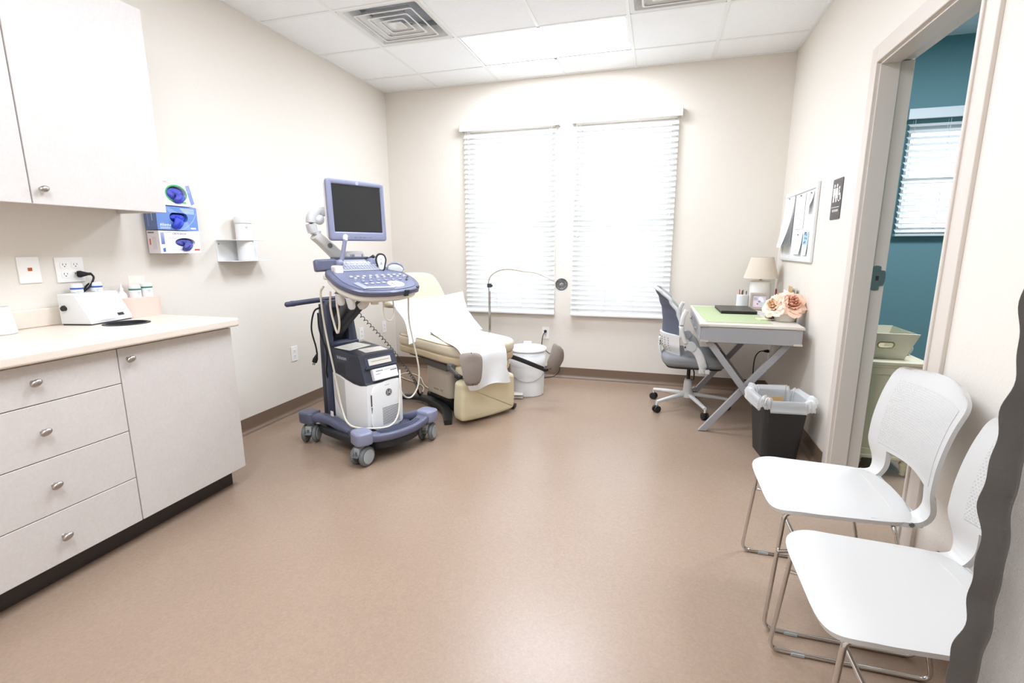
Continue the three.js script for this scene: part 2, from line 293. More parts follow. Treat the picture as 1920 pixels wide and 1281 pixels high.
blind('right of the two closed white window blinds, behind the desk chair', 1.892, 2.782, 0.62, 2.33, 1.872, 2.806, 4);
blind('small bright window blind on the teal bathroom wall', 4.42, 4.93, 1.335, 2.185, 4.4, 4.96, 3, 0.55, false);

// outside ground (bright paving below the windows)
structMesh('ground', plain(-12, 18, -0.4, -0.3, -22, -0.3), std('#c4c0b8', 0.9));

// door frame
const door = struct('door_1');
const cas = (z0, z1, y0, y1) => mg(bx(W - 0.014, W + 0.002, y0, y1, z0, z1, 0.003));
const cx0 = W - 0.014;
part('casing', mg(bx(cx0, W + 0.001, 0, DT + 0.085, D0 - 0.09, D0 - 0.012, 0.003), bx(cx0 - 0.008, W + 0.001, 0, DT + 0.012, D0 - 0.016, D0, 0.005)), M.trim, door);
part('casing', mg(bx(cx0, W + 0.001, 0, DT + 0.085, D1 + 0.012, D1 + 0.09, 0.003), bx(cx0 - 0.008, W + 0.001, 0, DT + 0.012, D1, D1 + 0.016, 0.005)), M.trim, door);
part('casing', mg(bx(cx0, W + 0.001, DT + 0.012, DT + 0.085, D0 - 0.012, D1 + 0.012, 0.003), bx(cx0 - 0.008, W + 0.001, DT, DT + 0.016, D0 - 0.016, D1 + 0.016, 0.005)), M.trim, door);
const JX = W + 0.136;
part('jamb', bx(W, JX, 0, DT, D0 - 0.02, D0 - 0.006, 0.001), M.trim, door);
part('jamb', bx(W, JX, 0, DT, D1 + 0.006, D1 + 0.02, 0.001), M.trim, door);
part('jamb', bx(W, JX, DT + 0.004, DT + 0.02, D0 - 0.02, D1 + 0.02, 0.001), M.trim, door);
part('door_stop', bx(W - 0.004, W + 0.075, 0, DT, D0 - 0.008, D0 + 0.008, 0.002), M.trim, door);
part('door_stop', bx(W - 0.004, W + 0.075, 0, DT, D1 - 0.008, D1 + 0.008, 0.002), M.trim, door);
part('door_stop', bx(W - 0.004, W + 0.075, DT - 0.01, DT + 0.006, D0 + 0.008, D1 - 0.008, 0.002), M.trim, door);
const sp = part('strike_plate', mg(uvm(extr(smooth([[-0.02, -0.058], [0.012, -0.058], [0.014, -0.04], [0.03, -0.036], [0.032, 0.036], [0.014, 0.04], [0.012, 0.058], [-0.02, 0.058]], true, 40), 0.003)).translate(0, 0, 0)), M.nickel, door, [W + 0.1, 1.1, D0 - 0.004]);
part('latch_hole', bx(-0.006, 0.008, -0.012, 0.012, -0.001, 0.001, 0.0005, 1), M.slot, sp, [0, 0, 0.0012]);

// ---------------------------------------------------------------- cabinets on the left wall
function knob(parent, x, y, z) {                               // egg-shaped satin knob that points along +x
  const k = mg(lathe([[0.0085, 0], [0.007, 0.002], [0.0055, 0.006], [0.006, 0.014]], 18).rotateZ(-Math.PI / 2), new THREE.SphereGeometry(1, 24, 16).scale(0.009, 0.0125, 0.019).translate(0.021, 0, 0).rotateX(0.35));
  return part('knob', k, M.nickel, parent, [x, y, z]);
}
{
  const t = thing('base_cabinet', 'pale laminate base cabinet of four drawers and a door under the cream countertop', 'cabinet', [0, 0, 2.672]);
  const L = 1.19, zd = 0.555;
  part('carcass', bx(0.002, 0.578, 0.1, 0.864, 0.001, L), M.laminate, t);
  part('toe_kick', bx(0.002, 0.52, 0, 0.1, 0.02, L), M.kick, t);
  const d = part('door', bx(0.58, 0.599, 0.106, 0.857, 0, zd - 0.002), M.laminate, t); knob(d, 0.599, 0.809, 0.518);
  for (const [y0, y1, ky, kz] of [[0.716, 0.857, 0.795, 0.845], [0.511, 0.713, 0.614, 0.843], [0.304, 0.508, 0.408, 0.84], [0.106, 0.301, 0.203, 0.838]]) { const w = part('drawer', bx(0.58, 0.599, y0, y1, zd + 0.002, L), M.laminate, t); knob(w, 0.599, ky, kz); }
}
{
  const t = thing('upper_cabinet', 'pale laminate wall cabinet hanging above the countertop', 'cabinet', [0, 1.43, 2.7]);
  part('carcass', mg(bx(0.002, 0.288, 0.022, 0.912, 0.001, 1.1), bx(0.002, 0.288, 0.0, 0.022, 0.001, 0.02), bx(0.268, 0.288, 0.0, 0.022, 0.02, 1.1)), M.laminate, t);
  const a = part('door', bx(0.29, 0.309, -0.001, 0.912, 0, 0.55), M.laminate, t); knob(a, 0.309, 0.057, 0.518);
  const b = part('door', bx(0.29, 0.309, -0.001, 0.912, 0.555, 1.1), M.laminate, t); knob(b, 0.309, 0.057, 1.06);
}
const CT = 0.908;
const CF = [0.275, 2.945];                                     // waste hole in the countertop
{
  const t = thing('countertop', 'cream laminate countertop with a round waste hole and a low backsplash', 'countertop', [0, 0.866, 2.65]);
  const hole = [...Array(40)].map((_, i) => [CF[0] + 0.088 * Math.cos(i / 40 * 6.2832), -(CF[1] - 2.65) + 0.088 * Math.sin(i / 40 * 6.2832)]);
  part('worktop', uvm(extr(rrect(0.64, 1.24, 0.012, 0.32, -0.62), 0.042, 0.01, [hole], 4).rotateX(-Math.PI / 2).translate(0, 0.021, 0)), M.counter, t);
  part('backsplash', bx(0.001, 0.02, 0.042, 0.124, 0.002, 1.238, 0.006), M.counter, t);
  const g = part('waste_ring', lathe([[0.078, -0.04], [0.078, 0.0025], [0.082, 0.0035], [0.092, 0.0015], [0.092, 0.0002]], 48).translate(CF[0], 0.042, CF[1] - 2.65), M.dark, t);
  part('waste_liner', lathe([[0.078, -0.0415], [0.077, -0.01], [0.0, -0.03]], 40).translate(CF[0], 0.042, CF[1] - 2.65), M.rubber, t);
}
// things on the countertop
{
  const t = thing('ceramic_cup', 'white tapered cup at the left end of the countertop with a dark pen in it', 'cup', [0.09, CT, 3.315]);
  part('body', lathe([[0, 0], [0.046, 0], [0.05, 0.004], [0.05, 0.012], [0.039, 0.112], [0.037, 0.114], [0.0355, 0.112], [0.045, 0.012], [0, 0.01]]), M.white, t);
  const p = thing('pen', 'dark pen standing in the white tapered cup on the countertop', 'pen', [0.1, CT + 0.014, 3.328]);
  part('barrel', capped([[0, 0, 0], [-0.012, 0.15, 0.018]], 0.005, 2, 10), M.black, p);
}
{
  const t = thing('bottle_warmer', 'white wedge-shaped gel bottle warmer with a small dark display and a side knob', 'bottle warmer', [0.105, CT, 2.952], 1.79);
  // profile in (z, y): sloping front
  const w = 0.228, pf = [[-0.075, 0.006], [0.07, 0.006], [0.072, 0.02], [0.012, 0.136], [0.004, 0.142], [-0.075, 0.142]];
  const hol = (s) => [...Array(24)].map((_, i) => [s * 0.062 + 0.034 * Math.cos(i / 24 * 6.2832), -0.04 + 0.034 * Math.sin(i / 24 * 6.2832)]);
  part('housing', uvm(toCreasedNormals(extr(shape(pf), w, 0.004).rotateY(-Math.PI / 2), 0.5)), M.white, t);
  part('base', bx(-w / 2 + 0.004, w / 2 - 0.004, 0.0, 0.0065, -0.072, 0.068), M.dark, t);
  const sl = Math.atan2(0.06, 0.116);
  part('display', bx(-0.017, 0.017, -0.007, 0.007, -0.001, 0.001, 0.0006, 1), M.slot, t, [0.055, 0.034, 0.0655], [-sl, 0, 0]);
  const k = part('side_knob', mg(cyl(0.011, 0.011, 0.014, 0, 0, 0, 20).rotateZ(Math.PI / 2), cyl(0.004, 0.004, 0.012, 0.01, 0, 0, 12).rotateZ(Math.PI / 2)), M.black, t, [-w / 2 - 0.006, 0.078, -0.045]);
}
function bottle(label, x, z, y, r, h, band, cap, group, ry = 0) {
  const t = thing('gel_bottle', label, 'bottle', [x, y, z], ry, group);
  const prof = cap ? [[0, 0], [r * 0.94, 0], [r, 0.004], [r, h * 0.62], [r * 0.9, h * 0.7], [r * 0.45, h * 0.78], [r * 0.42, h * 0.8], [0, h * 0.8]] : [[0, 0], [r * 0.94, 0], [r, 0.004], [r, h - 0.012], [r * 0.93, h - 0.003], [r * 0.8, h], [0, h]];
  part('body', lathe(prof), M.white, t);
  const y1 = cap ? h * 0.55 : h - 0.022; part('stripe', lathe([[r + 0.0003, y1 - 0.004], [r + 0.0005, y1], [r + 0.0003, y1 + 0.004]]), band, t);
  const lab = part('printed_label', new THREE.CylinderGeometry(r + 0.0003, r + 0.0003, 0.018, 20, 1, true, -0.5, 1.1).translate(0, y1 - 0.018, 0), printMat, t, null, [0, Math.PI / 2.4, 0]);
  if (cap) part('nozzle', lathe([[r * 0.42, h * 0.79], [r * 0.42, h * 0.87], [r * 0.22, h * 0.9], [r * 0.16, h], [0, h]], 20), M.white, t);
  return t;
}
const blue = std('#2d5aa8', 0.4), green = std('#2f7c62', 0.4);
const printMat = std('#ffffff', 0.5, 0, { map: canvasTex(128, 64, (c, w, h) => { c.fillStyle = '#e6e5e3'; c.fillRect(0, 0, w, h); c.fillStyle = '#8d93a0'; for (let i = 0; i < 4; i++) c.fillRect(14, 10 + i * 13, [60, 86, 44, 70][i], 5); }) });
// two bottles stand upright in the wells of the warmer
bottle('white gel bottle with a blue stripe in the left well of the bottle warmer', 0.05, 2.99, CT + 0.1425, 0.024, 0.042, blue, false, 'gel bottles');
bottle('white gel bottle with a blue stripe in the right well of the bottle warmer', 0.05, 2.905, CT + 0.1425, 0.024, 0.045, blue, false, 'gel bottles');
{
  const pink = std('#eccbbd', 0.45), t = thing('pink_bin', 'pale pink rounded plastic bin holding white bottles at the right end of the counter', 'bin', [0.09, CT, 2.742], Math.PI / 2);
  const o = (s) => rrect(0.19 * s, 0.105 * s, 0.035 * s); const wall = extr(o(1), 0.098, 0.002, [rrect(0.184, 0.099, 0.032)]).rotateX(-Math.PI / 2).translate(0, 0.051, 0);
  part('bin_wall', wall, pink, t); part('bin_floor', extr(o(0.99), 0.004, 0.001).rotateX(-Math.PI / 2).translate(0, 0.002, 0), pink, t);
  const c = thing('pink_card', 'pale pink card standing up behind the bottles in the pink bin', 'card', [0.058, CT + 0.007, 2.712], Math.PI / 2); part('sheet', rb(0.085, 0.2, 0.002, 0.001, 0, 0.1, 0), std('#f0dacf', 0.7), c, null, [0, 0, 0]);
}
bottle('white blue-striped bottle with a pointed nozzle at the left end of the pink bin', 0.07, 2.805, CT + 0.0045, 0.022, 0.165, blue, true, 'bottles in the pink bin');
bottle('white bottle with a green stripe, left of the two capped bottles in the pink bin', 0.09, 2.752, CT + 0.0045, 0.026, 0.158, green, false, 'bottles in the pink bin', 0.4);
bottle('white bottle with a green stripe, rightmost in the pink bin', 0.09, 2.692, CT + 0.0045, 0.027, 0.165, green, false, 'bottles in the pink bin', 0.2);
// wall plates
const rocker = (t, y, x = 0) => { const f = part('socket', extr(rrect(0.034, 0.029, 0.008, 0, 0), 0.004, 0.0008), M.plate, t, [x, y, 0.0055]); part('slots', mg(bx(-0.0075, -0.0055, -0.001, 0.008, 0, 0.001, 0.0003, 1), bx(0.0055, 0.0075, 0.0, 0.007, 0, 0.001, 0.0003, 1), cyl(0.0024, 0.0024, 0.001, 0, 0, 0, 10).rotateX(Math.PI / 2).translate(0, -0.0065, 0.0005)), M.slot, f, [0, 0, 0.0017]); };
const wallPlate = (w, h) => extr(rrect(w, h, 0.003), 0.0055, 0.0018).translate(0, 0, 0.00275);
const screw = (t, x, y) => part('screw', cyl(0.003, 0.003, 0.001, 0, 0, 0, 10).rotateX(Math.PI / 2), M.plate, t, [x, y, 0.006]);
{
  const t = thing('phone_jack', 'white wall plate with an orange data port above the counter', 'wall plate', [0, 1.162, 3.134], Math.PI / 2);
  part('plate', wallPlate(0.082, 0.116), M.plate, t); part('port', bx(-0.008, 0.008, -0.007, 0.007, 0, 0.0015, 0.0005, 1), std('#b5541d', 0.5), t, [0.002, 0.003, 0.0056]); screw(t, 0, 0.045); screw(t, 0, -0.045);
}
{
  const t = thing('double_outlet', 'wide white double outlet plate above the counter with a black plug in it', 'outlet', [0, 1.157, 2.975], Math.PI / 2);
  part('plate', wallPlate(0.118, 0.117), M.plate, t); for (const x of [-0.023, 0.023]) for (const y of [-0.022, 0.022]) rocker(t, y, x);
  const c = thing('power_cord', 'black plug and cord running from the double outlet behind the bottle warmer', 'cord', [0, 1.135, 2.952], 0);
  part('plug', mg(lathe([[0, 0], [0.015, 0.001], [0.016, 0.012], [0.012, 0.024], [0.007, 0.04], [0.0065, 0.052], [0, 0.053]], 20).rotateZ(-Math.PI / 2).rotateY(0.75)), M.rubber, c, [0.0105, 0, 0]);
  part('cable', capped([[0.047, 0, -0.036], [0.056, -0.02, -0.038], [0.05, -0.06, -0.018], [0.03, -0.09, 0.01], [0.014, -0.11, 0.03], [0.01, -0.15, 0.04]], 0.0045, 40, 8), M.rubber, c);
  const d = thing('cord_loop', 'black cord looping up behind the right bottle on the warmer', 'cord', [0.018, CT, 2.905], 0);
  part('cable', capped([[0, 0.0045, 0.045], [0, 0.1, 0.043], [0.002, 0.16, 0.03], [0.004, 0.182, 0.0], [0.002, 0.165, -0.03], [0, 0.11, -0.042], [0, 0.0045, -0.045]], 0.0045, 60, 8), M.rubber, d);
}
const OUTLETS = [['white wall outlet low on the left wall, left of the ultrasound machine', [0, 0.452, 1.549], Math.PI / 2], ['white wall outlet low on the left wall, just right of the ultrasound column', [0, 0.455, 0.64], Math.PI / 2], ['white wall outlet low on the left wall next to the room corner', [0, 0.457, 0.234], Math.PI / 2], ['white wall outlet under the windows with a black plug in it', [1.648, 0.434, 0], 0]];
OUTLETS.forEach(([l, p, r]) => { const t = thing('wall_outlet', l, 'outlet', p, r, 'wall outlets'); part('plate', wallPlate(0.07, 0.116), M.plate, t); rocker(t, 0.02); rocker(t, -0.02); screw(t, 0, 0); });
{
  const c = thing('lamp_cord', 'black cord hanging from the outlet under the windows to the floor', 'cord', [1.648, 0.454, 0]);
  part('plug', lathe([[0, 0], [0.013, 0.001], [0.014, 0.012], [0.008, 0.03], [0, 0.031]], 18).rotateX(Math.PI / 2), M.rubber, c, [0, 0, 0.0105]);
  part('cable', capped([[0, 0, 0.036], [-0.02, -0.05, 0.045], [-0.028, -0.14, 0.035], [0.02, -0.2, 0.03], [0.1, -0.26, 0.03], [0.15, -0.36, 0.035], [0.11, -0.43, 0.06], [0.02, -0.4485, 0.09], [-0.1, -0.4485, 0.13]], 0.004, 80, 8), M.rubber, c);
}
// glove boxes in a clear wall holder
const inkBox = (w, h, fn) => std('#ffffff', 0.45, 0, { map: canvasTex(w, h, fn) });
const gl = { violet: phys('#4b53b8', 0.55, { sheen: 0.3 }), blue: phys('#3046c4', 0.55, { sheen: 0.3 }), dusk: phys('#4a50a0', 0.55, { sheen: 0.3 }) };
{
  const Z = 2.462, w = 0.245, d = 0.085;
  const h = thing('glove_holder', 'clear acrylic wall holder carrying three glove boxes', 'holder', [0, 1.225, Z], Math.PI / 2);
  part('back_panel', bx(-w / 2 - 0.012, w / 2 + 0.012, 0, 0.4, 0.001, 0.004, 0.001, 1), M.acrylic, h);
  part('side_panel', bx(-w / 2 - 0.012, -w / 2 - 0.009, 0, 0.4, 0.004, d + 0.018, 0.001, 1), M.acrylic, h);
  part('side_panel', bx(w / 2 + 0.009, w / 2 + 0.012, 0, 0.4, 0.004, d + 0.018, 0.001, 1), M.acrylic, h);
  part('bottom_panel', bx(-w / 2 - 0.009, w / 2 + 0.009, 0, 0.003, 0.004, d + 0.018, 0.001, 1), M.acrylic, h);
  part('front_lip', bx(w / 2 - 0.012, w / 2 + 0.009, 0.003, 0.4, d + 0.015, d + 0.018, 0.001, 1), M.acrylic, h);
  const box = (label, y, bh, front, side, op, glove, inner, tuft) => {
    const t = thing('glove_box', label, 'glove box', [0.006, 1.228 + y, Z], Math.PI / 2, 'glove boxes');
    const plainSide = std(inner, 0.5);
    part('carton', uvm(extr(rect([-w / 2, w / 2, 0.001, bh]), d - 0.002, 0, [op]).translate(0, 0, d / 2)), plainSide, t);
    const fg = new THREE.ShapeGeometry((() => { const s = shape(rect([-w / 2, w / 2, 0.001, bh])); s.holes.push(new THREE.Path(shape(op).getPoints())); return s; })(), 24), p = fg.attributes.position, uv = fg.attributes.uv;
    for (let i = 0; i < p.count; i++) uv.setXY(i, p.getX(i) / w + 0.5, p.getY(i) / bh);
    part('printed_front', fg.translate(0, 0, d + 0.0003), front, t);
    part('printed_side', new THREE.PlaneGeometry(d - 0.004, bh - 0.002).rotateY(-Math.PI / 2).translate(-w / 2 - 0.0003, bh / 2, d / 2), side, t);
    const cx = op.reduce((s, q) => s + q[0], 0) / op.length, cy = op.reduce((s, q) => s + q[1], 0) / op.length, rx = Math.max(...op.map((q) => q[0])) - cx, ry = Math.max(...op.map((q) => q[1])) - cy;
    // crumpled glove that fills the opening and spills out
    const g = new THREE.SphereGeometry(1, 40, 28), q = g.attributes.position;
    for (let i = 0; i < q.count; i++) { const x = q.getX(i), yy = q.getY(i), z = q.getZ(i), n = Math.sin(x * 7 + yy * 5) * 0.16 + Math.sin(x * 13 - yy * 9 + z * 4) * 0.1; q.setXYZ(i, cx + x * rx * 0.97 * (1 + n * 0.12), cy - 0.004 + yy * ry * 0.95, d - 0.022 + z * 0.022 * (1 + n)); }
    g.computeVertexNormals(); const gv = part('glove', g, glove, t, null, null, 'crumpled blue glove in the opening');
    const f = shell((u, v) => { const yy = (v + 1) / 2, hw = tuft.w * (0.6 + 0.4 * Math.sin(yy * 3)) * sq(v, 5); return [cx + tuft.x + u * hw + 0.006 * Math.sin(yy * 6), cy + tuft.y - yy * tuft.l, d + 0.003 + 0.014 * Math.sin(yy * Math.PI) + 0.004 * Math.sin(u * 5 + yy * 4)]; }, 12, 14, 0.002);
    part('glove_cuff', f, glove, gv);
  };
  const ell = (cx, cy, rx, ry) => [...Array(32)].map((_, i) => [cx + rx * Math.cos(i / 32 * 6.2832), cy + ry * Math.sin(i / 32 * 6.2832)]);
  const txt = (c, s, x, y, f, col) => { c.font = f; c.fillStyle = col; c.fillText(s, x, y); };
  box('white glove box with an oval opening, lowest of the three in the clear holder', 0, 0.122, inkBox(512, 256, (c, W_, H_) => {
    c.fillStyle = '#f3f2f6'; c.fillRect(0, 0, W_, H_); const g = c.createLinearGradient(0, 0, 0, 160); g.addColorStop(0, '#b9bfd4'); g.addColorStop(1, '#5f72b4'); c.fillStyle = g; c.fillRect(20, 20, 42, 132);
    c.fillStyle = '#4a6fb8'; c.beginPath(); c.moveTo(30, 200); c.lineTo(62, 190); c.lineTo(62, 236); c.lineTo(32, 240); c.fill(); txt(c, 'CRITERION', 168, 42, 'bold 30px serif', '#4b4b58'); c.fillStyle = '#c4c4cf'; c.fillRect(110, 74, 300, 5); c.fillRect(110, 86, 220, 4); c.strokeStyle = '#a9b6b8'; c.strokeRect(450, 108, 26, 50);
    c.fillStyle = '#cf4b3d'; c.fillRect(428, 206, 72, 20); c.fillStyle = '#b8b6c2'; c.fillRect(120, 216, 240, 4); c.fillRect(70, 12, 90, 5);
  }), inkBox(256, 256, (c) => { c.fillStyle = '#efe9ec'; c.fillRect(0, 0, 256, 256); c.fillStyle = '#d9623f'; c.fillRect(36, 90, 34, 70); c.fillStyle = '#b9b1ba'; for (let i = 0; i < 5; i++) c.fillRect(110 + i * 18, 70, 5, 140); c.fillStyle = '#6b6470'; c.fillRect(20, 12, 140, 16); }), ell(0.03, 0.06, 0.062, 0.024), gl.dusk, '#efecf0', { x: 0, y: 0.004, w: 0.028, l: 0.05 });
  box('blue glove box with a rounded slot opening, middle of the three in the clear holder', 0.126, 0.128, inkBox(512, 256, (c, W_, H_) => {
    c.fillStyle = '#6d8fd0'; c.fillRect(0, 0, W_, H_); c.fillStyle = '#86a5de'; c.beginPath(); c.moveTo(120, 0); c.bezierCurveTo(300, 60, 420, 160, 400, 256); c.lineTo(230, 256); c.bezierCurveTo(240, 150, 200, 60, 60, 0); c.fill(); c.strokeStyle = '#c7d7f4'; c.lineWidth = 4; c.beginPath(); c.moveTo(240, 256); c.bezierCurveTo(360, 250, 470, 150, 500, 60); c.stroke();
    c.fillStyle = '#dfe8fa'; for (let i = 0; i < 4; i++) c.fillRect(300 + i * 14, 18 + i * 15, 180 - i * 14, 6); txt(c, 'Aliasta', 30, 214, 'bold 40px sans-serif', '#f4f7ff'); c.fillStyle = '#dfe8fa'; c.fillRect(30, 224, 130, 5); c.fillRect(30, 236, 120, 5); c.fillRect(410, 222, 70, 18);
  }), inkBox(256, 256, (c) => { c.fillStyle = '#4d68a4'; c.fillRect(0, 0, 256, 256); c.fillStyle = '#c9d2e8'; c.fillRect(150, 40, 14, 120); c.fillRect(60, 70, 6, 150); }), rrect(0.11, 0.05, 0.024, 0.008, 0.07), gl.blue, '#6383c6', { x: -0.02, y: 0.0, w: 0.03, l: 0.062 });
  box('white glove box with a green-ringed opening, topmost of the three in the clear holder', 0.258, 0.135, inkBox(512, 256, (c, W_, H_) => {
    c.fillStyle = '#f1f2f7'; c.fillRect(0, 0, W_, H_); c.strokeStyle = '#3fae57'; c.lineWidth = 16; c.beginPath(); c.ellipse(276, 132, 128, 84, 0, 0, 7); c.stroke(); c.fillStyle = '#8793d6'; c.beginPath(); c.moveTo(400, 40); c.lineTo(452, 30); c.lineTo(470, 100); c.lineTo(498, 220); c.lineTo(452, 240); c.lineTo(420, 120); c.fill();
    c.strokeStyle = '#b6bfe8'; c.lineWidth = 3; for (let i = 0; i < 4; i++) { c.beginPath(); c.moveTo(406 + i * 12, 40); c.lineTo(430 + i * 8, 110); c.stroke(); } txt(c, 'NITRILE', 110, 28, 'bold 22px sans-serif', '#d0706a'); c.fillStyle = '#c7cbd8'; c.fillRect(260, 14, 200, 6); c.fillStyle = '#7bbf86'; c.fillRect(340, 206, 50, 22);
  }), inkBox(64, 64, (c) => { c.fillStyle = '#e8e9ef'; c.fillRect(0, 0, 64, 64); }), ell(0.01, 0.066, 0.058, 0.04), gl.violet, '#eeeff4', { x: 0.005, y: 0.0, w: 0.03, l: 0.05 });
}
// wipes canister on its bracket
{
  const t = thing('wall_bracket', 'white wall bracket with two thin shelves on the left wall, holding a canister', 'bracket', [0, 1.172, 1.985], Math.PI / 2);
  part('back_plate', uvm(extr(rrect(0.33, 0.135, 0.006, 0, 0.0675), 0.003, 0.001)).translate(0, 0, 0.002), M.white, t);
  const sh = (y, x0, x1, hole) => uvm(extr(rrect(x1 - x0, 0.125, 0.01, (x0 + x1) / 2, -0.0655), 0.003, 0.001, hole ? [[...Array(36)].map((_, i) => [hole + 0.053 * Math.cos(i / 36 * 6.2832), -0.068 + 0.053 * Math.sin(i / 36 * 6.2832)])] : []).rotateX(-Math.PI / 2).translate(0, y, 0));
  part('shelf', sh(0.002, -0.165, 0.165), M.white, t); part('shelf', sh(0.134, -0.165, 0.12, 0.0), M.white, t);
  part('screw', cyl(0.004, 0.004, 0.002, -0.145, 0, 0, 12).rotateX(Math.PI / 2).translate(0, 0.11, 0.004), M.metalGrey, t);
  const c = thing('wipes_canister', 'white round wipes canister standing in the wall bracket', 'canister', [0.068, 1.1757, 1.985], 0);
  part('body', lathe([[0, 0], [0.046, 0], [0.0495, 0.004], [0.0495, 0.235], [0, 0.236]], 48), M.white, c);
  part('lid', lathe([[0, 0.236], [0.05, 0.2365], [0.0525, 0.24], [0.0525, 0.272], [0.049, 0.28], [0, 0.283]], 48), M.white, c);
  part('printed_mark', new THREE.CylinderGeometry(0.0498, 0.0498, 0.03, 12, 1, true, -0.35, 0.7).rotateY(0.35 + Math.PI / 4), std('#ffffff', 0.5, 0, { map: canvasTex(128, 96, (g, w, h) => { g.fillStyle = '#e6e5e3'; g.fillRect(0, 0, w, h); g.strokeStyle = '#77787a'; g.lineWidth = 5; g.beginPath(); g.ellipse(64, 30, 26, 16, 0.3, 0, 7); g.stroke(); g.fillStyle = '#77787a'; g.fillRect(50, 26, 30, 8); g.fillStyle = '#b5b5b5'; g.fillRect(24, 62, 8, 8); g.fillRect(40, 63, 66, 5); }) }), c, [0, 0.205, 0]);
}

// ---------------------------------------------------------------- ultrasound machine (x to its right, z to its front)
function sweepRect(pts, w, h, r, seg = 24, taper = () => 1) {  // rounded bar along a curve, upright
  const c = new THREE.CatmullRomCurve3(pts.map((p) => V(...p))), sec = rrect(w, h, r, 0, 0, 3), n = sec.length, pos = [], idx = [];
  for (let i = 0; i <= seg; i++) {
    const p = c.getPointAt(i / seg), t = c.getTangentAt(i / seg), s = V(0, 1, 0).cross(t).normalize(), u = t.clone().cross(s).normalize(), k = taper(i / seg);
    for (const [a, b] of sec) { const q = p.clone().addScaledVector(s, a * k).addScaledVector(u, b * k); pos.push(q.x, q.y, q.z); }
  }
  for (let i = 0; i < seg; i++) for (let k = 0; k < n; k++) { const a = i * n + k, b = i * n + (k + 1) % n; idx.push(a, b, a + n, b, b + n, a + n); }
  for (const [e, f] of [[0, 1], [seg, 0]]) for (let k = 1; k < n - 1; k++) idx.push(e * n, e * n + (f ? k + 1 : k), e * n + (f ? k : k + 1));
  const g = new THREE.BufferGeometry(); g.setAttribute('position', new THREE.Float32BufferAttribute(pos, 3)); g.setIndex(idx); return toCreasedNormals(g, 0.7);
}
{
  const u = thing('ultrasound_machine', 'wheeled ultrasound machine with a dark monitor, slanted control console and white lower cabinet', 'ultrasound', [0.8955, 0, 1.9475], 1.177);
  // base
  part('base_tray', mg(extr(smooth([[-0.2, 0.27], [0.2, 0.27], [0.23, 0], [0.2, -0.24], [0.12, -0.335], [-0.12, -0.335], [-0.2, -0.24], [-0.23, 0]], true, 60), 0.05, 0.012).rotateX(-Math.PI / 2).translate(0, 0.095, 0)), M.dark, u);
  part('base_deck', mg(extr(smooth([[-0.17, 0.24], [0.17, 0.24], [0.185, 0], [0.16, -0.23], [0, -0.3], [-0.16, -0.23], [-0.185, 0]], true, 60), 0.02, 0.006).rotateX(-Math.PI / 2).translate(0, 0.13, 0)), M.navy, u);
  for (const k of [-0.022, -0.007, 0.008]) part('tread_ridge', tube([[-0.15, 0.18, 0.322 + k], [-0.07, 0.173, 0.337 + k], [0.07, 0.173, 0.337 + k], [0.15, 0.182, 0.322 + k]], 0.0022, 24, 6), M.navy, u);
  part('front_bumper', sweepRect([[-0.225, 0.165, 0.295], [-0.16, 0.155, 0.32], [-0.07, 0.148, 0.335], [0.07, 0.148, 0.335], [0.16, 0.158, 0.32], [0.225, 0.172, 0.295]], 0.085, 0.046, 0.014, 30), M.lav, u);
  for (const s of [-1, 1]) {
    part('base_arm', sweepRect([[s * 0.25, 0.172, -0.27], [s * 0.225, 0.174, -0.21], [s * 0.19, 0.162, -0.13], [s * 0.165, 0.13, -0.05], [s * 0.155, 0.115, 0.05]], 0.075, 0.055, 0.02, 24), M.lav, u);
    part('base_arm', sweepRect([[s * 0.25, 0.165, 0.27], [s * 0.235, 0.165, 0.22], [s * 0.2, 0.145, 0.15], [s * 0.17, 0.12, 0.08]], 0.07, 0.055, 0.02, 20), M.lav, u);
  }
  part('tag', rb(0.004, 0.034, 0.03, 0.001, -0.19, 0.21, -0.12), M.plate, u);
  for (const [sx, sz, yaw] of [[-1, 1, -0.17], [1, 1, 0.12], [-1, -1, 0.26], [1, -1, 0.5]]) {
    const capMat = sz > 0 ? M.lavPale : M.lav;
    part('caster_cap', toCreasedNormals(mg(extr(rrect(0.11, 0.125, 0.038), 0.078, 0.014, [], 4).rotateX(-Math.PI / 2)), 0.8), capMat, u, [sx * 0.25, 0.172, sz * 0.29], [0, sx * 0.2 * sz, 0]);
    const c = part('caster', mg(cyl(0.022, 0.026, 0.03, 0, 0.125, 0.0), new THREE.CylinderGeometry(0.05, 0.05, 0.03, 24, 1, false, Math.PI * 0.0, Math.PI).rotateZ(Math.PI / 2).rotateX(0).translate(0, 0.066, 0), bx(-0.02, 0.02, 0.075, 0.119, -0.04, 0.05, 0.008)), M.casterPale, u, [sx * 0.25, 0, sz * 0.285], [0, yaw - 1.177, 0]);
    for (const s of [-1, 1]) {
      const w = part('wheel', lathe([[0, -0.014], [0.04, -0.014], [0.052, -0.013], [0.059, -0.007], [0.059, 0.007], [0.052, 0.013], [0.045, 0.014], [0, 0.014]].map(([a, b]) => [a, b]), 40).rotateZ(s > 0 ? -Math.PI / 2 : Math.PI / 2), M.casterGrey, c, [s * 0.034, 0.059, 0]);
    }
    for (const s of [-1, 1]) part('wheel_disc', lathe([[0, 0.0145], [0.042, 0.0145], [0.043, 0.0135], [0.0435, 0.012]], 36).rotateZ(s > 0 ? -Math.PI / 2 : Math.PI / 2).translate(s * 0.0035, 0, 0), M.casterPale, c, [s * 0.034, 0.059, 0]);
    part('brake_pedal', mg(bx(-0.02, 0.02, 0.062, 0.07, 0.035, 0.062, 0.003), bx(-0.012, 0.012, 0.07, 0.1, 0.04, 0.05, 0.003)), M.casterGrey, c);
  }
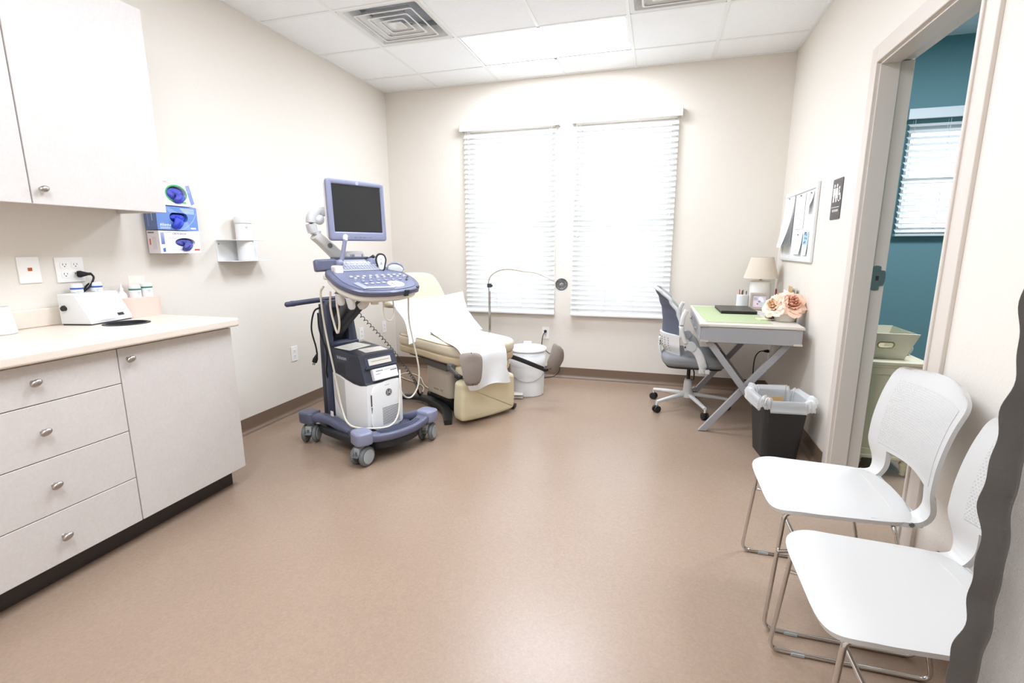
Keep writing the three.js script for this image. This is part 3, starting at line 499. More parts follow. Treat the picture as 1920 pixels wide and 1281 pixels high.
  // lower cabinet: white cover below, dark housing above
  const wave = [[-0.185, 0.465], [-0.14, 0.464], [-0.09, 0.456], [-0.03, 0.44], [0.05, 0.425], [0.12, 0.423], [0.19, 0.438]];
  const side = (pts, w, x, b = 0.006) => toCreasedNormals(extr(pts.map(([z, y]) => [-z, y]), w, b).rotateY(Math.PI / 2).translate(x, 0, 0), 0.5);
  part('white_cover', side([[-0.185, 0.135], [0.15, 0.135], [0.178, 0.15], [0.188, 0.3], [0.19, 0.436], ...wave.slice(0, 6).reverse()], 0.262, 0, 0.01), M.body, u);
  part('dark_housing', side([...wave, [0.18, 0.45], [0.135, 0.59], [0.12, 0.612], [-0.185, 0.632]], 0.268, 0, 0.01), M.navyDark, u);
  part('front_panel', toCreasedNormals(extr(smooth([[-0.098, 0.15], [0.118, 0.15], [0.126, 0.2], [0.126, 0.38], [0.118, 0.432], [-0.07, 0.424], [-0.095, 0.39], [-0.101, 0.3]], true, 50), 0.014, 0.005).translate(0, 0, 0.19), 0.6), M.body, u);
  for (const [a, b] of [[0.15, 0.215], [0.222, 0.292], [0.299, 0.372]]) part('trim_strip', rb(0.006, b - a, 0.004, 0.0015, -0.104 + (0.37 - b) * 0.02, (a + b) / 2, 0.1935), M.black, u);
  const vents = []; for (let k = 0; k < 13; k++) vents.push(rb(0.13, 0.0028, 0.002, 0.0008, 0.035, 0.165 + k * 0.0088, 0.1972, 1)); part('vent_slots', mg(vents), M.slot, u);
  const dots = [[0.0, 0], [0.012, 0], [0.024, 0]].map(([x]) => rb(0.006, 0.004, 0.002, 0.0008, x + 0.0, 0.415, 0.1972, 1)); part('indicator_lights', mg(dots), M.metalGrey, u);
  const monogram = (bg, fg) => std('#ffffff', 0.4, 0, { map: canvasTex(128, 128, (c) => { c.fillStyle = bg; c.fillRect(0, 0, 128, 128); c.strokeStyle = fg; c.lineWidth = 4; c.beginPath(); c.arc(64, 64, 52, 0, 7); c.stroke(); for (let i = 0; i < 4; i++) { c.beginPath(); c.arc(64 + 44 * Math.cos(i * 1.571 + 0.5), 64 + 44 * Math.sin(i * 1.571 + 0.5), 15, i * 1.571 + 1.2, i * 1.571 + 4.4); c.stroke(); } c.fillStyle = fg; c.font = 'italic bold 54px serif'; c.textAlign = 'center'; c.fillText('GE', 63, 82); }) });
  part('emblem', mg(new THREE.CircleGeometry(0.0225, 32).translate(0, 0, 0.0021), cyl(0.023, 0.023, 0.002, 0, 0, 0, 32).rotateX(Math.PI / 2).translate(0, 0, 0.001)), monogram('#2e2f33', '#f0f0f0'), u, [0.022, 0.365, 0.1968]);
  // dotted grille on the flank that faces the room
  const grille = std('#ffffff', 0.55, 0, { map: canvasTex(128, 256, (c) => { c.fillStyle = '#e2dfdb'; c.fillRect(0, 0, 128, 256); c.fillStyle = '#a7a29c'; for (let y = 2; y < 256; y += 6) for (let x = 2; x < 128; x += 9) c.fillRect(x, y, 6, 2.4); }) });
  const gs = new THREE.ShapeGeometry(shape([[-0.17, 0.455], [-0.17, 0.3], [-0.1, 0.2], [-0.045, 0.17], [-0.045, 0.432], [-0.1, 0.448]])); { const p = gs.attributes.position, uv = gs.attributes.uv; for (let i = 0; i < p.count; i++) uv.setXY(i, (p.getX(i) + 0.18) / 0.14, (p.getY(i) - 0.16) / 0.31); }
  part('side_grille', gs.rotateY(-Math.PI / 2).translate(-0.1316, 0, 0), grille, u);
  const ventDark = []; for (let k = 0; k < 9; k++) ventDark.push(rb(0.002, 0.003, 0.09, 0.0008, -0.1345, 0.475 + k * 0.008, -0.07, 1)); part('side_vents', mg(ventDark), M.black, u);
  const name = std('#ffffff', 0.45, 0, { map: canvasTex(256, 64, (c) => { c.fillStyle = '#31354a'; c.fillRect(0, 0, 256, 64); c.fillStyle = '#dfe0ea'; c.font = '46px sans-serif'; c.fillText('Voluson', 42, 46); }) });
  part('lettering', new THREE.PlaneGeometry(0.165, 0.04).rotateY(-Math.PI / 2), name, u, [-0.1344, 0.575, -0.055], null, 'pale lettering on the dark side');
  // drive bays on the sloping front
  const slope = -Math.atan2(0.045, 0.14);
  part('bay', bx(-0.105, 0.105, -0.03, 0.03, -0.006, 0.0015, 0.002), M.navy, u, [0.005, 0.563, 0.1455], [slope, 0, 0]);
  part('disc_drive', mg(bx(-0.09, 0.075, -0.021, 0.021, 0, 0.007, 0.003)), M.cream, u, [0.01, 0.563, 0.1455], [slope, 0, 0]);
  part('drive_slot', bx(-0.07, 0.06, 0.002, 0.004, 0.0068, 0.0078, 0.0004, 1), M.slot, u, [0.01, 0.563, 0.1455], [slope, 0, 0]);
  part('shelf_lip', bx(-0.115, 0.115, -0.006, 0.006, -0.005, 0.012, 0.004), M.navyDark, u, [0.002, 0.53, 0.158], [slope, 0, 0]);
  const pr = part('printer', mg(bx(-0.09, 0.09, -0.036, 0.036, -0.01, 0.022, 0.006)), std('#f0edf2', 0.4), u, [0.012, 0.486, 0.1745], [slope, 0, 0]);
  part('printer_marks', mg(bx(-0.07, -0.02, 0.018, 0.023, 0.0215, 0.0226, 0.0004, 1), bx(0.035, 0.065, 0.008, 0.014, 0.0215, 0.0226, 0.0004, 1), bx(0.066, 0.082, 0.008, 0.015, 0.0215, 0.0226, 0.0004, 1), bx(-0.075, -0.045, 0.0, 0.003, 0.0215, 0.0226, 0.0004, 1), bx(-0.01, 0.08, 0.02, 0.0215, 0.0215, 0.0226, 0.0004, 1)), M.casterGrey, pr);
  // column with its recess, strut and rear handle
  const rec = [[-0.09, 0.66], [0.02, 0.66], [0.02, 0.875], [-0.09, 0.875]];
  part('column', toCreasedNormals(extr(shape([[-0.14, 0.11], [0.105, 0.11], [0.09, 0.63], [0.055, 0.9], [0.03, 0.925], [-0.1, 0.925], [-0.125, 0.9], [-0.135, 0.63]]), 0.06, 0.01, [rec]).translate(-0.005, 0, -0.225), 0.5), M.navy, u);
  part('column_back', toCreasedNormals(extr(shape([[-0.14, 0.11], [0.105, 0.11], [0.09, 0.63], [0.055, 0.9], [-0.125, 0.9], [-0.135, 0.63]]), 0.05, 0.01).translate(-0.005, 0, -0.275), 0.5), M.navyDark, u);
  part('column_step', bx(-0.12, 0.085, 0.628, 0.65, -0.2, -0.186, 0.006), M.navy, u);
  part('strut', sweepRect([[-0.045, 0.69, -0.24], [-0.042, 0.75, -0.175], [-0.035, 0.88, -0.01], [-0.03, 0.965, 0.1]], 0.052, 0.05, 0.012, 16), M.dark, u);
  part('strut_cover', sweepRect([[-0.072, 0.74, -0.235], [-0.07, 0.83, -0.15], [-0.065, 0.94, -0.04]], 0.04, 0.045, 0.012, 12), std('#55565a', 0.45), u);
  part('rear_handle', mg(capped([[-0.335, 0.915, -0.29], [-0.12, 0.925, -0.29], [0.15, 0.925, -0.29]], 0.0165, 10, 16), cyl(0.018, 0.018, 0.02, 0, 0, 0, 20).rotateZ(Math.PI / 2).translate(-0.3, 0.917, -0.29)), M.navy, u);
  part('handle_bracket', mg(bx(-0.12, -0.09, 0.86, 0.925, -0.29, -0.25, 0.006), bx(0.02, 0.05, 0.86, 0.925, -0.29, -0.25, 0.006)), M.navy, u);
  // papers on the housing are separate things, further down
  // console
  const ol = smooth([[-0.235, 0.17], [-0.272, 0.06], [-0.272, -0.04], [-0.215, -0.14], [-0.08, -0.178], [0.08, -0.178], [0.215, -0.14], [0.272, -0.04], [0.272, 0.06], [0.235, 0.17]], true, 70);
  const scaleO = (k) => ol.map(([x, z]) => [x * k, z * k]);
  const con = part('console', toCreasedNormals(extr(ol, 0.034, 0.013, [], 4).rotateX(-Math.PI / 2), 0.8), M.lav, u, [0, 1.055, 0.165], [0.37, 0, 0]);
  part('console_underside', toCreasedNormals(extr(scaleO(0.94), 0.045, 0.018, [], 4).rotateX(-Math.PI / 2).translate(0, -0.034, 0), 0.8), M.cream, con);
  part('console_deck', toCreasedNormals(extr(scaleO(0.87), 0.006, 0.002).rotateX(-Math.PI / 2).translate(0, 0.0175, 0), 0.8), std('#6c6f86', 0.4), con);
  const keys = (n, x0, x1, z, w, d, h, round) => { const g = []; for (let i = 0; i < n; i++) { const x = x0 + (x1 - x0) * i / (n - 1); g.push(round ? cyl(w / 2, w / 2 * 1.05, h, x, 0.0205 + h / 2, z, 14) : rb(w, h, d, 0.002, x, 0.0205 + h / 2, z, 1)); } return mg(g); };
  const keyW = std('#c9cad3', 0.4), keyG = std('#9a9cab', 0.4);
  part('button_row', keys(9, -0.16, 0.19, -0.03, 0.018, 0.014, 0.01), keyW, con).userData.kind = 'stuff'; part('button_row', keys(8, -0.15, 0.2, 0.0, 0.016, 0.016, 0.012, true), keyW, con).userData.kind = 'stuff'; part('button_row', keys(7, -0.12, 0.2, 0.033, 0.018, 0.012, 0.006), keyG, con).userData.kind = 'stuff'; part('button_row', keys(4, -0.12, 0.0, 0.066, 0.02, 0.014, 0.006), keyW, con).userData.kind = 'stuff';
  part('trackball', mg(new THREE.SphereGeometry(0.022, 24, 14).scale(1, 0.7, 1).translate(0.075, 0.022, 0.085), lathe([[0.024, 0.02], [0.05, 0.0225], [0.058, 0.02]], 32).scale(1, 1, 0.75).translate(0.075, 0, 0.085)), std('#eceaf0', 0.3), con);
  part('slider_panel', bx(-0.205, -0.165, 0.02, 0.026, 0.0, 0.085, 0.002), std('#9b9fae', 0.4), con, null, [0, 0.25, 0]);
  part('wrist_rest', capped([[-0.15, 0.024, 0.122], [0.02, 0.024, 0.14]], 0.007, 6, 10), keyW, con);
  part('grip_slot', capped([[0.185, 0.021, 0.045], [0.232, 0.021, 0.0]], 0.007, 6, 10), M.navyDark, con);
  for (const x of [0.09, 0.2]) part('clip', bx(-0.016, 0.016, -0.02, 0.021, -0.004, 0.008, 0.003), M.navyDark, con, [x, 0, x > 0.1 ? 0.138 : 0.176], [0, x > 0.1 ? 0.42 : 0.08, 0]);
  // raised keyboard panel at the back of the console
  const kb = part('keyboard_panel', bx(-0.165, 0.12, -0.006, 0.006, -0.085, 0.045, 0.004), std('#c0c1cc', 0.4), u, [0.0, 1.142, 0.02], [0.52, 0, 0]);
  const rnd1 = []; for (let i = 0; i < 9; i++) rnd1.push(cyl(0.0105, 0.0115, 0.008, -0.145 + i * 0.0305, 0.0095, -0.028, 16)); part('round_keys', mg(rnd1), std('#dcdce2', 0.35), kb).userData.kind = 'stuff';
  const typ = []; for (let j = 0; j < 3; j++) for (let i = 0; i < 14; i++) typ.push(rb(0.0155, 0.006, 0.013, 0.0015, -0.152 + i * 0.0195, 0.0085, 0.0 + j * 0.0155, 1)); part('typing_keys', mg(typ), std('#a9aab8', 0.45), kb).userData.kind = 'stuff';
  part('panel_rail', capped([[-0.16, 0.012, -0.083], [0.09, 0.012, -0.083]], 0.008, 4, 10), M.lav, kb);
  part('rail_joint', mg(cyl(0.012, 0.012, 0.03, 0, 0, 0, 16).rotateZ(Math.PI / 2), bx(-0.008, 0.014, -0.004, 0.045, -0.008, 0.008, 0.003)), M.navyDark, kb, [0.085, 0.012, -0.062], [0.4, 0, -0.5]);
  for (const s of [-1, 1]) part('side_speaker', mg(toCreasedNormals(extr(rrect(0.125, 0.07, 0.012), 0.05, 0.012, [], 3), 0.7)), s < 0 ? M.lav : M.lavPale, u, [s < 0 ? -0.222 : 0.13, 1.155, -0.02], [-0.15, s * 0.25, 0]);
  part('speaker_grille', extr(rrect(0.098, 0.05, 0.008), 0.003, 0.001), M.lav, u, [-0.216, 1.158, 0.0065], [-0.15, -0.25, 0]);
  part('left_pod', mg(rb(0.055, 0.075, 0.06, 0.014, -0.185, 1.118, 0.045), rb(0.05, 0.035, 0.05, 0.012, -0.235, 1.09, 0.03)), M.cream, u);
  part('task_light', mg(capped([[-0.168, 1.165, 0.05], [-0.15, 1.2, 0.052], [-0.125, 1.315, 0.058]], 0.0125, 16, 14), new THREE.SphereGeometry(0.022, 20, 14).translate(-0.168, 1.168, 0.05)), M.lavPale, u);
  part('light_tip', mg(new THREE.SphereGeometry(0.0145, 18, 12).translate(-0.124, 1.32, 0.058), cyl(0.0135, 0.0135, 0.02, -0.126, 1.31, 0.057)), std('#e3ece0', 0.3), u);
  // under the console
  part('console_bracket', mg(bx(-0.07, 0.09, 0.935, 1.0, 0.06, 0.2, 0.012), bx(-0.05, 0.06, 0.955, 1.03, -0.12, 0.08, 0.012)), M.cream, u);
  part('bracket_foot', mg(sweepRect([[-0.12, 1.0, 0.2], [-0.115, 0.94, 0.2], [-0.12, 0.915, 0.17]], 0.05, 0.04, 0.014, 10), sweepRect([[-0.06, 0.98, 0.22], [-0.055, 0.93, 0.21]], 0.045, 0.04, 0.012, 6)), M.cream, u);
  for (const [x, z] of [[-0.205, 0.1], [-0.195, 0.19]]) part('probe_holder', lathe([[0.016, 0], [0.021, 0.01], [0.026, 0.07], [0.03, 0.075], [0.023, 0.078], [0.014, 0.01]], 22), M.white, u, [x, 0.93 - (z - 0.1) * 0.2, z], [0.2, 0, 0.25]);
  part('cable_hook', mg(lathe([[0.012, 0], [0.021, 0.004], [0.023, 0.06], [0, 0.062]], 20), rb(0.03, 0.02, 0.03, 0.006, 0.0, 0.07, 0)), std('#8c867f', 0.45), u, [0.215, 0.95, 0.2]);
  // monitor on its jointed arm
  const mon = part('monitor', mg(toCreasedNormals(extr(rrect(0.395, 0.352, 0.018), 0.03, 0.009, [rrect(0.334, 0.272, 0.004, 0.003, 0.012)], 3), 0.7)), M.lavPale, u, [-0.005, 1.473, 0.012], [-0.03, 0, 0]);
  part('screen', bx(-0.168, 0.174, -0.126, 0.15, -0.008, 0.006, 0.001, 1), M.screen, mon);
  part('back_cover', toCreasedNormals(extr(rrect(0.385, 0.342, 0.03), 0.04, 0.018, [], 4), 0.7), std('#e6e4e6', 0.4), mon, [0, 0, -0.027]);
  part('emblem', mg(new THREE.CircleGeometry(0.01, 24).translate(0, 0, 0.0008)), monogram('#c6c9dc', '#565a70'), mon, [0.003, 0.161, 0.0148]);
  part('monitor_buttons', mg(...[-0.03, 0, 0.03].map((x) => rb(0.02, 0.003, 0.002, 0.0008, x, -0.156, 0.0152, 1)), cyl(0.003, 0.003, 0.002, 0, 0, 0, 10).rotateX(Math.PI / 2).translate(0.075, -0.156, 0.0152)), M.lav, mon);
  part('monitor_mount', mg(sweepRect([[-0.21, 1.455, -0.1], [-0.15, 1.47, -0.1], [-0.05, 1.475, -0.08], [-0.02, 1.475, -0.03]], 0.05, 0.055, 0.02, 12), new THREE.SphereGeometry(0.03, 24, 16).translate(-0.2, 1.42, -0.085)), std('#d5d4d3', 0.4), u);
  part('arm_elbow', mg(sweepRect([[-0.235, 1.345, -0.1], [-0.245, 1.39, -0.1], [-0.235, 1.44, -0.1], [-0.2, 1.465, -0.1]], 0.06, 0.05, 0.018, 12), cyl(0.03, 0.03, 0.02, -0.22, 1.345, -0.1, 22)), std('#c9c8c8', 0.4), u);
  part('monitor_arm', mg(sweepRect([[-0.23, 1.33, -0.1], [-0.19, 1.3, -0.1], [-0.1, 1.22, -0.1], [-0.02, 1.15, -0.1], [0.0, 1.1, -0.08]], 0.07, 0.065, 0.018, 20, (t) => 0.85 + 0.35 * t)), std('#d3cfca', 0.4), u);
  part('arm_screw', mg(cyl(0.014, 0.014, 0.006, 0, 0, 0, 20).rotateX(Math.PI / 2).translate(-0.155, 1.27, -0.062), cyl(0.008, 0.008, 0.006, 0, 0, 0, 16).rotateX(Math.PI / 2).translate(-0.075, 1.205, -0.06)), M.casterGrey, u);
  part('warning_tag', bx(-0.09, -0.065, 1.158, 1.178, -0.056, -0.05, 0.001, 1), std('#d5503f', 0.5), u);
  // cables that belong to the machine
  part('probe_cable', tube([[-0.235, 1.03, -0.03], [-0.235, 0.98, -0.07], [-0.205, 0.76, -0.1], [-0.19, 0.49, -0.055], [-0.19, 0.27, 0.0], [-0.2, 0.185, 0.1], [-0.14, 0.18, 0.235], [-0.02, 0.168, 0.255], [0.05, 0.22, 0.245], [0.085, 0.33, 0.225], [0.1, 0.42, 0.215], [0.135, 0.48, 0.17]], 0.0062, 120, 8), M.cable, u);
  part('probe_cable', tube([[0.232, 0.96, 0.17], [0.245, 0.8, 0.15], [0.272, 0.65, 0.15], [0.31, 0.46, 0.15], [0.3, 0.34, 0.15], [0.25, 0.275, 0.15], [0.19, 0.28, 0.16], [0.14, 0.33, 0.175], [0.13, 0.38, 0.17]], 0.0055, 90, 8), M.cable, u);
  part('probe_cable', tube([[-0.2, 1.0, -0.02], [-0.2, 0.9, -0.03], [-0.2, 0.8, 0.0], [-0.2, 0.752, 0.03], [-0.2, 0.82, 0.055], [-0.205, 0.93, 0.05], [-0.205, 1.0, 0.05]], 0.0065, 50, 8), M.cable, u);
  part('probe_cable', tube([[-0.02, 0.985, 0.26], [-0.03, 0.9, 0.26], [-0.02, 0.845, 0.26], [0.015, 0.825, 0.26], [0.05, 0.86, 0.25], [0.055, 0.95, 0.24], [0.045, 1.0, 0.23]], 0.0045, 50, 8), M.cable, u);
  part('power_cord', mg(tube([[-0.13, 0.88, -0.27], [-0.16, 0.85, -0.3], [-0.175, 0.74, -0.32], [-0.16, 0.62, -0.31], [-0.155, 0.57, -0.31]], 0.0055, 40, 8), capped([[-0.145, 0.84, -0.28], [-0.165, 0.74, -0.24], [-0.15, 0.6, -0.2], [-0.155, 0.47, -0.21], [-0.13, 0.4, -0.24]], 0.0055, 40, 8)), M.rubber, u);
  part('power_plug', mg(lathe([[0.005, 0.04], [0.011, 0.02], [0.016, 0.004], [0.016, -0.02], [0, -0.021]], 18), bx(-0.008, -0.006, -0.038, -0.02, -0.003, 0.003, 0.0005, 1), bx(0.006, 0.008, -0.038, -0.02, -0.003, 0.003, 0.0005, 1)), M.rubber, u, [-0.168, 0.535, -0.315], [0.25, 0.3, -0.35]);
}
// place a point given in the machine's own axes into the room
const onMachine = (x, y, z) => { const c = Math.cos(1.177), s = Math.sin(1.177); return [0.8955 + x * c + z * s, y, 1.9475 - x * s + z * c]; };
{
  const sheetMat = [std('#efece6', 0.8, 0, { map: canvasTex(128, 128, (c) => { c.fillStyle = '#f1eee8'; c.fillRect(0, 0, 128, 128); c.fillStyle = '#b9b7b2'; for (let i = 0; i < 8; i++) c.fillRect(14, 16 + i * 12, [90, 70, 96, 60, 84, 40, 92, 66][i], 3); }) })];
  for (const [l, x, z, r, w, d, dy] of [['printed sheet lying on the ultrasound cabinet against the column', -0.02, -0.1, 0.25, 0.2, 0.13, 0], ['white sheet lying on the front of the ultrasound cabinet', 0.03, 0.045, -0.1, 0.16, 0.1, 0]]) {
    const tilt = Math.atan2(0.02, 0.305), y = 0.632 - 0.02 * (z + 0.185) / 0.305;
    const t = thing('paper_sheet', l, 'paper', onMachine(x, y + 0.0012, z), 1.177 + r, 'sheets on the ultrasound cabinet'); part('sheet', rb(w, 0.0014, d, 0.0005), sheetMat[0], t, null, [tilt, 0, 0]);
  }
  const a = thing('ultrasound_probe', 'white ultrasound probe with a black looped rim standing at the back right of the console', 'probe', onMachine(0.115, 1.118, 0.06), 1.177, 'ultrasound probes');
  const lp = smooth([[-0.012, 0], [-0.024, 0.035], [-0.03, 0.07], [-0.018, 0.095], [0, 0.1], [0.018, 0.095], [0.03, 0.07], [0.024, 0.035], [0.012, 0]], true, 50);
  part('handle', toCreasedNormals(extr(lp.map(([x, y]) => [x * 0.84, y * 0.93 + 0.001]), 0.024, 0.008, [], 3), 0.8), M.white, a, null, [-0.2, -0.5, -0.12]);
  part('rim', tube([...lp.map(([x, y]) => [x * 0.95, y, 0])], 0.0065, 80, 8, true), M.black, a, null, [-0.2, -0.5, -0.12]);
  part('printed_mark', mg(rb(0.012, 0.018, 0.002, 0.0005, 0, 0.04, 0.0123, 1), rb(0.014, 0.006, 0.002, 0.0005, 0, 0.066, 0.0123, 1)), std('#a9abb4', 0.5), a, null, [-0.2, -0.5, -0.12]);
  const b = thing('ultrasound_probe', 'curved ultrasound probe with a pale blue arc lying at the right of the console', 'probe', onMachine(0.215, 1.107, 0.07), 1.177, 'ultrasound probes');
  part('head', toCreasedNormals(extr(smooth([[-0.045, -0.01], [-0.05, 0.01], [-0.03, 0.028], [0, 0.034], [0.03, 0.028], [0.05, 0.01], [0.045, -0.01], [0, -0.016]], true, 40), 0.04, 0.012, [], 3), 0.8), std('#dcdcd6', 0.4), b, [0, 0.012, 0], [0.1, -0.5, -0.15]);
  part('lens_arc', tube([[-0.05, 0.008, 0.006], [-0.032, 0.032, 0.006], [0, 0.041, 0.006], [0.032, 0.032, 0.006], [0.05, 0.008, 0.006]], 0.0075, 30, 10), M.lavPale, b, [0, 0.012, 0], [0.1, -0.5, -0.15]);
  const c = thing('wipes_pack', 'soft white pack with dark print lying behind the keyboard under the monitor', 'pack', onMachine(0.012, 1.187, -0.075), 1.177);
  part('pack', (() => { const g = rb(0.135, 0.05, 0.06, 0.022, 0, 0.025, 0, 5); return g; })(), M.white, c);
  part('print', new THREE.PlaneGeometry(0.1, 0.022), std('#ffffff', 0.5, 0, { map: canvasTex(128, 32, (g) => { g.fillStyle = '#e6e5e3'; g.fillRect(0, 0, 128, 32); g.fillStyle = '#474b68'; for (const [x, w] of [[6, 5], [16, 5], [26, 10], [42, 4], [110, 8]]) g.fillRect(x, 6, w, 22); }) }), c, [0, 0.022, 0.0306]);
}
{ // coiled hand-control cord from the console down to the exam table's foot
  const a = V(0.80, 0.965, 1.79), way = new THREE.CatmullRomCurve3([V(0.800, 0.962, 2.03), V(0.86, 0.8, 1.88), V(0.92, 0.56, 1.66), V(0.94, 0.3, 1.42), V(0.88, 0.16, 1.22)]), pts = [], turns = 34, N = turns * 12;
  for (let i = 0; i <= N; i++) { const t = i / N, p = way.getPointAt(t), T = way.getTangentAt(t), n = V(0, 1, 0).cross(T).normalize(), b = T.clone().cross(n), r = 0.009 * (0.75 + 0.25 * Math.min(1, t * 6)); const ph = t * turns * Math.PI * 2; pts.push(p.addScaledVector(n, Math.cos(ph) * r).addScaledVector(b, Math.sin(ph) * r)); }
  const t = thing('coiled_cord', 'dark coiled cord hanging from the ultrasound console to the exam table base', 'cord');
  part('coil', sweep(pts, 0.0026, 6), M.navyDark, t);
  const e = pts[pts.length - 1]; part('tail', capped([[e.x, e.y, e.z], [0.85, 0.09, 1.16], [0.83, 0.055, 1.08], [0.8, 0.045, 1.0]], 0.009, 24, 10), M.rubber, t);
}

// ---------------------------------------------------------------- exam table (x to its right, z to its foot end)
const TB = [0.945, 0.926, 0.995];
const onTable = (x, y, z) => { const c = Math.cos(TB[2]), s = Math.sin(TB[2]); return [TB[0] + x * c + z * s, y, TB[1] - x * s + z * c]; };
const cushion = (pts, th, r, seg = 4) => toCreasedNormals(extr(pts, th, r, [], seg).rotateX(-Math.PI / 2), 0.9);
{
  const t = thing('exam_table', 'cream padded exam table with raised back, boxy beige base and a padded leg rest', 'exam table', [TB[0], 0, TB[1]], TB[2]);
  // black foot frame
  part('base_frame', mg(sweepRect([[-0.345, 0.03, -0.16], [-0.24, 0.035, -0.06], [-0.2, 0.045, 0.1], [-0.22, 0.04, 0.4], [-0.34, 0.022, 0.62]], 0.078, 0.046, 0.016, 24, (t) => 0.7 + 0.3 * Math.sin(t * Math.PI)), sweepRect([[0.285, 0.03, -0.16], [0.18, 0.035, -0.06], [0.14, 0.045, 0.1], [0.16, 0.04, 0.45], [0.27, 0.022, 0.655]], 0.078, 0.046, 0.016, 24, (t) => 0.7 + 0.3 * Math.sin(t * Math.PI)), bx(-0.16, 0.12, 0.02, 0.09, 0.02, 0.5, 0.02)), M.tableBlack, t);
  part('base_skirt', bx(-0.19, 0.19, 0.09, 0.13, 0.13, 0.44, 0.01), M.tableBlack, t);
  part('base_cover', toCreasedNormals(extr(rrect(0.42, 0.34, 0.045, 0, -0.28), 0.225, 0.008, [], 3).rotateX(-Math.PI / 2).translate(0, 0.235, 0), 0.7), M.tableBase, t);
  part('lettering', new THREE.PlaneGeometry(0.16, 0.045).rotateY(-Math.PI / 2), std('#ffffff', 0.5, 0, { map: canvasTex(256, 64, (c) => { c.fillStyle = '#c9bba8'; c.fillRect(0, 0, 256, 64); c.fillStyle = '#3f352d'; c.font = 'bold 24px sans-serif'; c.fillText('MIDMARK', 28, 34); c.strokeStyle = '#3f352d'; c.lineWidth = 4; c.beginPath(); c.moveTo(170, 40); c.bezierCurveTo(190, 6, 214, 6, 206, 34); c.lineTo(236, 12); c.lineTo(222, 54); c.stroke(); }) }), t, [-0.2106, 0.165, 0.29]);
  part('upper_housing', mg(bx(-0.215, 0.215, 0.348, 0.395, 0.08, 0.46, 0.012), bx(-0.24, 0.24, 0.39, 0.43, -0.1, 0.56, 0.01)), M.tableBlack, t);
  part('side_drawer', bx(-0.245, -0.2, 0.352, 0.402, 0.14, 0.47, 0.008), std('#5f5750', 0.5), t);
  // seat: molded shell with the cushion on it
  const seat = smooth([[-0.29, 0.16], [-0.292, -0.2], [-0.288, -0.5], [-0.265, -0.64], [-0.19, -0.715], [0, -0.735], [0.19, -0.715], [0.265, -0.64], [0.288, -0.5], [0.292, -0.2], [0.29, 0.16]], true, 70);
  part('seat_shell', cushion(seat.map(([x, y]) => [x * 0.985, y * 0.985]), 0.06, 0.015).translate(0, 0.455, 0), std('#cdb795', 0.45), t);
  part('seat_cushion', cushion(seat, 0.095, 0.035, 5).translate(0, 0.525, 0), M.vinyl, t);
  part('piping', tube(seat.map(([x, y]) => [x * 0.965, 0.562, -y * 0.965]), 0.0035, 140, 6, true), std('#8d7a5c', 0.5), t);
  // raised back
  const ang = -0.92;                                           // leans back from the seat
  const back = part('back_cushion', cushion(rrect(0.5, 0.46, 0.06, 0.04, 0.23), 0.085, 0.03, 5), M.vinyl, t, [0, 0.53, 0.03], [ang + 0.25, 0, 0]);
  back.rotation.x = 0.66;
  part('back_shell', cushion(rrect(0.46, 0.44, 0.05, 0.04, 0.22), 0.03, 0.01).translate(0, -0.055, 0), M.tableBase, back);
  const hp = smooth([[-0.3, 0.0], [-0.285, 0.1], [-0.22, 0.235], [-0.15, 0.265], [0.15, 0.265], [0.22, 0.235], [0.285, 0.1], [0.3, 0.0], [0.26, -0.02], [-0.26, -0.02]], true, 60);
  part('head_rest', cushion(hp, 0.085, 0.03, 5), M.vinyl, t, [0.0, 0.775, -0.38], [1.25, 0, 0]);
  part('head_rest_bracket', mg(sweepRect([[0, 0.7, -0.38], [0, 0.77, -0.44], [0, 0.86, -0.46]], 0.12, 0.03, 0.008, 10), sweepRect([[0, 0.42, -0.22], [0, 0.56, -0.33], [0, 0.72, -0.41]], 0.2, 0.04, 0.01, 10)), M.tableBlack, t);
  // leg rest hanging at the foot end
  const legShape = smooth([[-0.245, 0.045], [-0.245, 0.25], [-0.235, 0.305], [-0.16, 0.322], [0, 0.335], [0.16, 0.322], [0.235, 0.305], [0.245, 0.25], [0.245, 0.045], [0.23, 0.03], [-0.23, 0.03]], true, 70);
  part('leg_pad', toCreasedNormals(extr(legShape, 0.12, 0.03, [], 5), 0.9), M.vinylDeep, t, [-0.035, 0.005, 0.655], [0.05, 0, 0]);
  part('leg_pad_roll', toCreasedNormals(extr(rrect(0.46, 0.095, 0.04), 0.12, 0.035, [], 5), 0.9), M.vinylDeep, t, [-0.03, 0.385, 0.63]);
  part('leg_rest_frame', mg(bx(-0.18, 0.12, 0.06, 0.45, 0.56, 0.6, 0.01), bx(-0.12, 0.06, 0.41, 0.45, 0.4, 0.6, 0.01)), M.tableBlack, t);
  for (const s of [-1, 1]) {
    const A = s < 0 ? [[-0.2, 0.415, 0.46], [-0.3, 0.412, 0.62], [-0.36, 0.4, 0.8]] : [[0.16, 0.44, 0.5], [0.23, 0.43, 0.62], [0.46, 0.315, 0.79]];
    part('stirrup_arm', mg(sweepRect(A, 0.014, 0.034, 0.004, 16), rb(0.05, 0.05, 0.05, 0.01, A[1][0] - s * 0.02, A[1][1] + 0.004, A[1][2] - 0.03)), s < 0 ? M.metalGrey : M.black, t);
    const foot = shell((u, v) => { const hw = (0.062 + 0.012 * v) * sq(v, 5) + 0.002; return [u * hw, v * 0.09 - 0.03 * (1 - v) * 0, 0.024 * u * u * (0.4 + 0.6 * (v + 1) / 2) + 0.012 * v * v + (v > 0.5 ? -0.02 * (1 - u * u) * (v - 0.5) : 0)]; }, 14, 16, 0.022);
